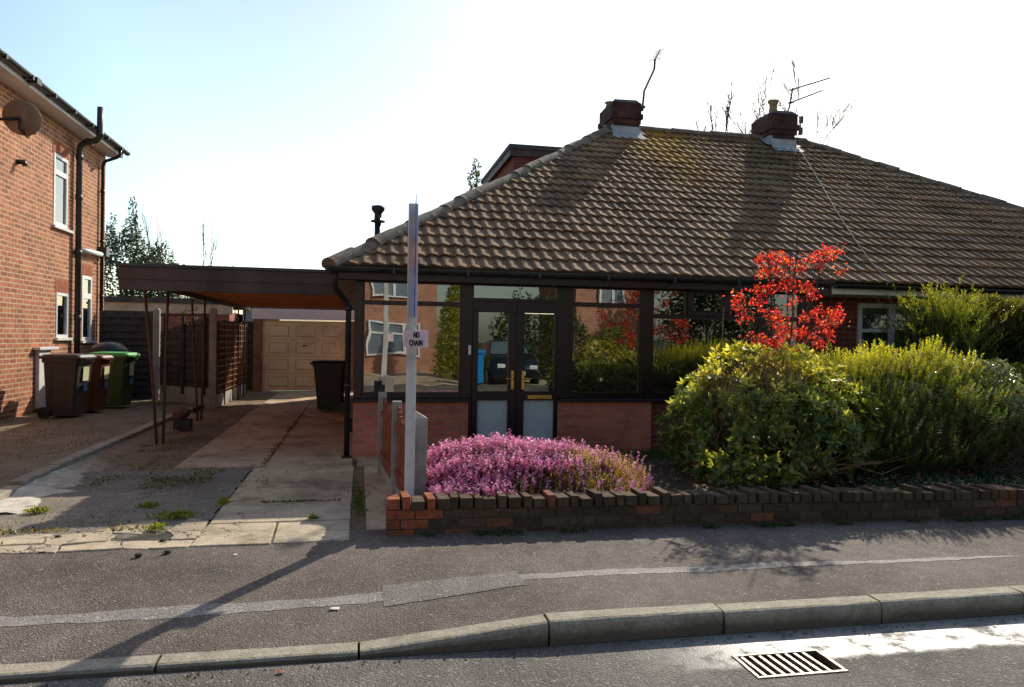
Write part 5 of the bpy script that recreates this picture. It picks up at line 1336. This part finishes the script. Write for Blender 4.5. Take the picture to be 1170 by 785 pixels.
tag(lv.build('drive_moss', M['leaf'], kind='stuff'), 'thin moss and tiny weeds in the joints and worn patches of the drives', 'moss')
b = MB(); rr = random.Random(77)
for _ in range(1500):
    k_ = rr.random()
    if k_ < .55: x, y, z = rr.gauss(-2.3, .2), rr.uniform(8.8, 16), .088
    elif k_ < .8: x, y, z = rr.gauss(-2.0, .6), rr.gauss(6.2, .4), .112
    else: x, y, z = rr.uniform(-3, 6.5), 3.76-abs(rr.gauss(0, .035)), .0
    if y > 5.5 and x < -3.0: continue
    if k_ < .8 and y < 5.6: z = .112
    r_ = rr.uniform(.004, .012)*(1.3 if k_ < .55 else 1); a = rr.uniform(0, 6)
    q = [(x+r_*math.cos(a+j*2.1)*rr.uniform(.7,1.3), y+r_*math.sin(a+j*2.1)*rr.uniform(.7,1.3), z) for j in range(3)]
    v = rr.uniform(.5, 1.6); b.add(q+[(x+rr.uniform(-.2,.2)*r_, y, z+r_*rr.uniform(.7,1.2))], [(0,1,3),(1,2,3),(2,0,3)], 0, False, (.20*v, .165*v, .12*v))
tag(b.build('grit', col_mat('loose_grit', .9, .2, .3, 60), kind='stuff'), 'loose grit and small stones along the drive edges and the road gutter', 'gravel')
lv = Leaves(); n = 34; P = np.stack([RNG.uniform(2.1, 6.5, n), 3.77-np.abs(RNG.normal(size=n))*.05, np.full(n, .008)], 1)
lv.add(P, unit(RNG.normal(size=P.shape)*np.array([1,1,.2])), unit(RNG.normal(size=P.shape)*.4+np.array([0,0,1])), RNG.uniform(.02, .045, n), RNG.uniform(.012, .025, n), pal(n, [(.22,.12,.05), (.30,.17,.08), (.14,.07,.04)], .3))
tag(lv.build('gutter_leaves', M['dead_leaf'], kind='stuff'), 'scatter of small dead leaves in the road gutter along the kerb', 'leaf litter')
# climbing sprig at the second pole, weeds and litter ------------------------
lv = Leaves(); P = np.array([-2.86, 13.98, 2.0])+RNG.normal(size=(60, 3))*np.array([.07, .05, .13]); lv.add(P, rdir(60), rdir(60), .05, .035, pal(60, [(.10,.16,.04), (.2,.26,.08)], .3)); 
tag(lv.build('climbing_sprig', M['leaf'], loc=(-2.86, 14, 1.8)), 'small sprig of green leaves clinging to the top of a carport pole', 'plant')
def weed(c, r_, n, cols, label, L=.05, group='weeds in the drive and pavement joints', kind=None):
    lv = Leaves(); P = np.array(c)+np.stack([RNG.normal(size=n)*r_[0], RNG.normal(size=n)*r_[1], RNG.uniform(0, .015, n)], 1)
    D = unit(RNG.normal(size=P.shape)*np.array([.8,.8,.3])+np.array([0,0,.75])); P[:, 2] -= .01; lv.add(P, D, unit(RNG.normal(size=P.shape)+np.array([0,0,1])), L*RNG.uniform(.5, 1.3, n), .012*RNG.uniform(.6, 1.8, n), pal(n, cols, .3))
    return tag(lv.build('weed_clump', M['leaf'], loc=c), label, 'weeds', group, kind)
wc = [(.10,.17,.03), (.16,.22,.05), (.22,.24,.05)]
weed((-1.45, 6.55, .12), (.07, .05), 260, wc, 'bright green weed clump in the middle of the cracked concrete apron')
weed((-1.50, 6.15, .12), (.03, .03), 100, wc, 'small weed tuft nearest the pothole in the apron')
weed((-1.75, 6.95, .115), (.035, .03), 110, wc, 'weed tuft at the back of the cracked apron')
weed((-2.6, 6.9, .11), (.035, .025), 170, wc, 'weed patch beside the end of the mortar slope')
weed((-1.15, 7.0, .12), (.015, .06), 130, wc, 'weeds along the joint left of the middle drive slab')
weed((.02, 7.0, .10), (.025, .35), 260, [(.06,.12,.03), (.10,.16,.04)], 'line of weeds in the joint between drive and path', group=None, kind='stuff')
weed((-.35, 6.3, .125), (.02, .02), 50, wc, 'tiny weed tuft in the front drive slab crack')
weed((-4.6, 13.2, .15), (.35, .10), 240, wc, 'grassy weeds at the foot of the grey-brown bin', group=None, kind='stuff')
weed((-5.45, 12.8, .15), (.05, .5), 260, wc, 'weeds growing along the foot of the brick house', group=None, kind='stuff')
weed((-4.3, 16.7, .15), (.5, .3), 260, [(.07,.11,.03), (.12,.15,.04)], 'weeds before the black fence behind the green bin', group=None, kind='stuff')
lv = Leaves()
n = 3000; X = RNG.uniform(.5, 8, n); X = X[lumps(np.stack([X, X*0, X*0], 1), 90, 6) > .1]; n = len(X)
P = np.stack([X, 5.70-.03*X-np.abs(RNG.normal(size=n))*.035, np.full(n, .115)], 1)
lv.add(P, unit(RNG.normal(size=P.shape)*.8+np.array([0,-.2,.7])), unit(RNG.normal(size=P.shape)+np.array([0,0,1])), RNG.uniform(.015, .05, n), RNG.uniform(.01, .022, n), pal(n, [(.05,.10,.04), (.07,.13,.05), (.03,.07,.03)], .3))
tag(lv.build('wall_foot_weeds', M['leaf'], kind='stuff'), 'low green weeds creeping along the foot of the garden wall', 'weeds')
# ground cover inside the bed, fallen leaves
lv = Leaves(); n = 6000; P = np.stack([RNG.uniform(2.7, 8, n), RNG.uniform(5.85, 6.6, n), np.zeros(n)], 1); P[:, 2] = .26+RNG.uniform(0, .06, n)
P = P[lumps(P, 95, 3) > 0]; n = len(P)
lv.add(P, unit(RNG.normal(size=P.shape)+np.array([0,0,.5])), unit(RNG.normal(size=P.shape)*.6+np.array([0,0,1])), RNG.uniform(.02, .06, n), RNG.uniform(.012, .03, n), pal(n, [(.03,.08,.03), (.05,.11,.04), (.02,.05,.025)], .3))
tag(lv.build('ground_cover', M['leaf_gloss'], kind='stuff'), 'low dark green ground cover under the garden shrubs', 'ground cover')
lv = Leaves(); n = 2600; P = np.stack([RNG.uniform(2.4, 8, n), RNG.uniform(5.82, 7.6, n), np.zeros(n)], 1); P[:, 2] = .30+RNG.uniform(-.03, .03, n)
lv.add(P, unit(RNG.normal(size=P.shape)*np.array([1,1,.25])), unit(RNG.normal(size=P.shape)*.4+np.array([0,0,1])), RNG.uniform(.03, .07, n), RNG.uniform(.015, .035, n), pal(n, [(.26,.13,.05), (.36,.20,.10), (.18,.08,.04), (.42,.28,.16)], .3))
tag(lv.build('fallen_leaves', M['dead_leaf'], kind='stuff'), 'brown fallen leaves littering the soil under the shrubs', 'leaf litter')
lv = Leaves(); n = 9000; P = np.stack([RNG.uniform(.5, 6.9, n), RNG.uniform(8.3, 9.4, n), np.full(n, .14)], 1)
lv.add(P, unit(RNG.normal(size=P.shape)*.4+np.array([0,0,1])), rdir(n), RNG.uniform(.04, .09, n), .006, pal(n, [(.05,.12,.03), (.07,.15,.04)], .3)); tag(lv.build('lawn_grass', M['leaf'], kind='stuff'), 'strip of short green grass below the porch wall', 'grass')
# loose litter on the pavement
def flake(name, x, y, sx, sy, mat, label, cat, seed, z=None, group=None):
    rr = random.Random(seed); b = MB(); n = 8; z0 = (pav_z(x, y) if z is None else z)+.006
    rim = [(x+sx*math.cos(2*PI*k/n)*rr.uniform(.7,1.1), y+sy*math.sin(2*PI*k/n)*rr.uniform(.7,1.1), z0+rr.uniform(0,.008)) for k in range(n)]
    b.add([(x, y, z0+.010)]+rim, [(0, 1+k, 1+(k+1) % n) for k in range(n)], 0, True)
    return tag(b.build(name, mat, loc=(x, y, z0)), label, cat, group)
flake('paper_scrap', -.11, 4.36, .035, .022, M['paper'], 'white scrap of paper on the pale pavement strip', 'litter', 1)
flake('paper_scrap', -.80, 5.35, .014, .010, M['paper'], 'tiny white scrap on the pavement before the drive', 'litter', 2)
flake('fallen_leaf', -.34, 3.70, .022, .016, plain('dead_red_leaf', (.30, .07, .03), .6, .3, .3, 30, .1), 'small red-brown dead leaf in the gutter below the dropped kerb', 'leaf', 3, 0)
for i, (x, y) in enumerate(((-1.35, 5.75), (-1.25, 5.45), (-1.42, 5.4), (-2.1, 5.95))): 
    rock('asphalt_crumb', (x, y, .125), .022, M['darkblock'], ['dark crumb of asphalt beside the pothole', 'larger crumb of asphalt on the pavement before the apron', 'crumb of asphalt on the pavement left of the larger one', 'crumb of asphalt at the left of the cracked apron'][i], 'crumb', 60+i)
# pothole with broken black tar on the apron
b = MB(); rr = random.Random(8); n = 30; rim = [(-1.46+.24*math.cos(2*PI*k/n)*rr.uniform(.55,1.1), 5.88+.17*math.sin(2*PI*k/n)*rr.uniform(.55,1.1), .112) for k in range(n)]
b.add([(-1.46, 5.88, .118)]+rim, [(0, 1+k, 1+(k+1) % n) for k in range(n)], 0, False); b.build('pothole', M['darkblock'], kind='structure')

# ------------------------------------------------------------------ across the street (seen in the porch glass)
oh = thing('brick_house', 'brick house with white windows across the street, reflected in the porch glass', 'house', (1, -13, .1))
b = MB(); b.box(-5, 3.3, -20, -13, 0, 5.6); b.build('wall', M['brick_far'], oh)
b = MB(); b.add([(-5.4,-12.6,5.6),(3.7,-12.6,5.6),(3.7,-16.5,8.4),(-5.4,-16.5,8.4),(3.7,-20.4,5.6),(-5.4,-20.4,5.6)], [(1,0,3,2),(2,3,5,4),(1,2,4),(0,5,3)]); b.build('roof', M['opp_roof'], oh)
def opp_window(parent, x0, x1, z0, z1, y, n):
    cells = []; w_ = (x1-x0)/n
    for k in range(n): cells += [(x0+k*w_+.07, x0+(k+1)*w_-.07, z0+.07, z0+(z1-z0)*.66), (x0+k*w_+.07, x0+(k+1)*w_-.07, z0+(z1-z0)*.72, z1-.07)]
    f = MB(); wall_holes(f, 'y', y-.06, y+.04, x0, x1, z0, z1, cells); o = f.build('window', M['white_upvc'], parent)
    q = MB(); q.add([(x0, y-.02, z0), (x1, y-.02, z0), (x1, y-.02, z1), (x0, y-.02, z1)], [(1,0,3,2)]); q.build('pane', plain('dull_pane', (.16, .20, .24), .1, .6, .2, 2, 0), o)
opp_window(oh, .3, 2.6, .75, 2.3, -12.92, 3); opp_window(oh, .5, 2.4, 3.3, 4.7, -12.92, 2); opp_window(oh, -4, -2, .8, 2.3, -12.92, 2); opp_window(oh, -4, -2, 3.3, 4.7, -12.92, 2)
oh2 = thing('brick_house', 'second brick house across the street, reflected at the right of the porch', 'house', (12, -13, .1))
b = MB(); b.box(9.4, 12.4, -20, -13, 0, 5.4); b.build('wall', M['brick_far'], oh2)
b = MB(); b.add([(9.0,-12.6,5.4),(12.8,-12.6,5.4),(12.8,-16.5,8.2),(9.0,-16.5,8.2),(12.8,-20.4,5.4),(9.0,-20.4,5.4)], [(1,0,3,2),(2,3,5,4),(1,2,4),(0,5,3)]); b.build('roof', M['opp_roof'], oh2)
opp_window(oh2, 10.4, 11.6, 3.2, 4.6, -12.92, 2)
dt = thing('added_evergreen', 'large dark evergreen tree added across the street to darken the right porch window reflection', 'tree', (14.5, -9.5, .1))  # tree added to give the right porch window a dark reflection
make_bin('blue wheelie bin across the street, reflected in the left door', (3.85, -5.9, .12), PI/2, .58, .7, 1.15, 'bin_blue', 'bin_blue', False)
oc = thing('golden_conifer', 'tall yellow-green conifer across the street, reflected in the left porch pane', 'conifer', (3.5, -9.5, .1)); lv = Leaves()
for k in range(10): clump((3.5, -9.5, 4.2-k*.42), (.10+.075*k, .1+.075*k, .35), 160+60*k, [(.30,.30,.03), (.22,.25,.03)], .16, .06, 120+k)
lv.build('crown', M['leaf'], oc); twigs('trunk', M['bark'], oc, [(3.5, -9.5, 0)], [(3.5, -9.5, 4.3)], .08, .02, 7)
ohg = thing('hedge', 'tall dark hedge across the street between the two houses, reflected in the glass', 'hedge', (6.3, -8.5, .1)); lv = Leaves()
clump((6.9, -9.5, 1.6), (1.9, .8, 1.7), 5000, [(.04,.07,.03), (.06,.10,.04), (.10,.13,.04)], .16, .08, 140); lv.build('foliage', M['leaf'], ohg)
twigs('trunk', M['bark'], ohg, [(6.3, -9, 0), (7.4, -9.4, 0)], [(6.3, -9.5, 2.6), (7.4, -9.5, 2.8)], .06, .02, 6)
lv = Leaves(); clump((14.6, -9.5, 2.6), (2.3, 1.0, 3.4), 9000, [(.02,.03,.018), (.035,.05,.025), (.015,.022,.014)], .22, .11, 150); lv.build('crown', M['leaf'], dt)
twigs('trunk', M['bark'], dt, [(14, -9.5, 0), (15.4, -9.4, 0)], [(14, -9.5, 4.6), (15.4, -9.5, 4.2)], .12, .03, 7)
yh = thing('hedge', 'yellow-green hedge across the street, reflected in the third porch pane', 'hedge', (9.6, -9, .1)); lv = Leaves()
clump((9.8, -9.2, .9), (1.3, .6, 1.35), 3600, [(.14,.17,.03), (.22,.24,.04), (.08,.12,.03)], .14, .06, 151); lv.build('foliage', M['leaf'], yh)
twigs('trunk', M['bark'], yh, [(9.5, -9, 0), (10.2, -9.2, 0)], [(9.5, -9.2, 1.6), (10.2, -9.2, 1.6)], .05, .02, 6)
# dark car parked nose-out
car = thing('parked_car', 'dark parked car across the street, reflected in the glass doors', 'car', (5.2, -7.6, .1))
b = MB(); cx, cy = 5.2, -7.6; W2 = .87
def cring(y, zl, zt, wb, wt): return [(cx-wb, y, zl), (cx+wb, y, zl), (cx+wb*1.02, y, zl+(zt-zl)*.5), (cx+wt, y, zt), (cx-wt, y, zt), (cx-wb*1.02, y, zl+(zt-zl)*.5)]
b.rings([cring(cy+2.05, .40, .62, .70, .62), cring(cy+1.98, .32, .85, .82, .72), cring(cy+1.2, .30, 1.02, .87, .80), cring(cy+.7, .30, 1.08, .87, .80), cring(cy-.9, .30, 1.12, .87, .80), cring(cy-1.7, .32, 1.10, .86, .78), cring(cy-2.0, .40, .85, .80, .70)], 0, True)
b.rings([[(cx-.74, cy+.75, 1.06), (cx+.74, cy+.75, 1.06), (cx+.74, cy-1.7, 1.10), (cx-.74, cy-1.7, 1.10)], [(cx-.58, cy+.05, 1.58), (cx+.58, cy+.05, 1.58), (cx+.58, cy-1.3, 1.58), (cx-.58, cy-1.3, 1.58)]])
b.build('body', M['car_paint'], car)
q = MB(); q.add([(cx-.66, cy+.72, 1.10), (cx+.66, cy+.72, 1.10), (cx+.54, cy+.12, 1.53), (cx-.54, cy+.12, 1.53)], [(0,1,2,3)]); q.build('windscreen', plain('screen', (.10,.13,.15), .05, .8, .1, 2, 0), car)
for sx in (-1, 1):
    for yy in (1.3, -1.25):
        q = MB(); q.tube([(cx+sx*.68, cy+yy, .31), (cx+sx*.88, cy+yy, .31)], .31, 20); wl = q.build('wheel', M['tyre'], car)
        q = MB(); q.tube([(cx+sx*.87, cy+yy, .31), (cx+sx*.89, cy+yy, .31)], .2, 16); q.build('rim', M['alloy'], wl)
    q = MB(); q.box(cx+sx*.56-.14, cx+sx*.56+.14, cy+1.98, cy+2.04, .64, .78); q.build('headlight', M['headlamp'], car, bevel=.02)
q = MB(); q.box(cx-.26, cx+.26, cy+2.05, cy+2.07, .45, .56); q.build('number_plate', M['paper'], car)
q = MB(); q.box(cx-.4, cx+.4, cy+2.03, cy+2.055, .58, .63); q.build('grille', M['black_plastic'], car)

# ------------------------------------------------------------------ light, sky, camera
AZ, EL = math.radians(35.5), math.radians(34.0)
w = bpy.data.worlds.new("World"); scene.world = w; w.use_nodes = True
nt = w.node_tree; bg = nt.nodes['Background']; sky = nt.nodes.new('ShaderNodeTexSky'); sky.sky_type = 'NISHITA'
sky.sun_disc = False; sky.sun_elevation = EL; sky.sun_rotation = AZ; sky.air_density = 1.0; sky.dust_density = 1.3; sky.ozone_density = 1.0
# sky gain by direction: dimmed behind the view and round the sun, cutting fill
SV = (math.sin(AZ)*math.cos(EL), math.cos(AZ)*math.cos(EL), math.sin(EL))
tc = nt.nodes.new('ShaderNodeTexCoord'); vm = nt.nodes.new('ShaderNodeVectorMath'); vm.operation = 'DOT_PRODUCT'; vm.inputs[1].default_value = SV
nt.links.new(tc.outputs['Generated'], vm.inputs[0])
sky_gain = nt.nodes.new('ShaderNodeValToRGB'); e = sky_gain.color_ramp.elements; e[0].position = .15; e[0].color = (.82, .80, .76, 1); e[1].position = .66; e[1].color = (1.56, 1.62, 1.52, 1); q_ = e.new(.90); q_.color = (1.1, 1.12, 1.08, 1); q_ = e.new(.985); q_.color = (.72, .72, .70, 1)
nt.links.new(vm.outputs['Value'], sky_gain.inputs[0])
gain = nt.nodes.new('ShaderNodeMix'); gain.data_type = 'RGBA'; gain.blend_type = 'MULTIPLY'; gain.inputs[0].default_value = 1
nt.links.new(sky_gain.outputs[0], gain.inputs[7])
nt.links.new(sky.outputs[0], gain.inputs[6]); nt.links.new(gain.outputs[2], bg.inputs[0]); bg.inputs[1].default_value = .15
sd_ = bpy.data.lights.new('sun', 'SUN'); sd_.energy = 5.0; sd_.angle = math.radians(.5); sd_.color = (1, .91, .76)
so = bpy.data.objects.new('sun', sd_); C.objects.link(so); so.location = (10, 20, 20)
sv = Vector((math.sin(AZ)*math.cos(EL), math.cos(AZ)*math.cos(EL), math.sin(EL)))
so.rotation_euler = sv.to_track_quat('Z', 'Y').to_euler()

cam = bpy.data.cameras.new('camera'); co = bpy.data.objects.new('camera', cam); C.objects.link(co)
Fp, yaw, roll, pitch = 860., math.radians(11.5), math.radians(.9), math.atan((392.5-388)/860.)
fw = Vector((math.sin(yaw)*math.cos(pitch), math.cos(yaw)*math.cos(pitch), -math.sin(pitch))); rt0 = Vector((math.cos(yaw), -math.sin(yaw), 0)); up0 = rt0.cross(fw)
rt1 = rt0*math.cos(roll)+up0*math.sin(roll); up1 = up0*math.cos(roll)-rt0*math.sin(roll)
mm = Matrix(((rt1.x, up1.x, -fw.x, 0), (rt1.y, up1.y, -fw.y, 0), (rt1.z, up1.z, -fw.z, 1.6), (0, 0, 0, 1)))
co.matrix_world = mm
cam.sensor_width = 36; cam.lens = Fp/1170*36; cam.clip_start = .05; cam.clip_end = 3000
scene.camera = co
scene.view_settings.view_transform = 'Standard'; scene.view_settings.look = 'None'; scene.view_settings.exposure = 0
scene.cycles.max_bounces = 8; scene.cycles.transparent_max_bounces = 12
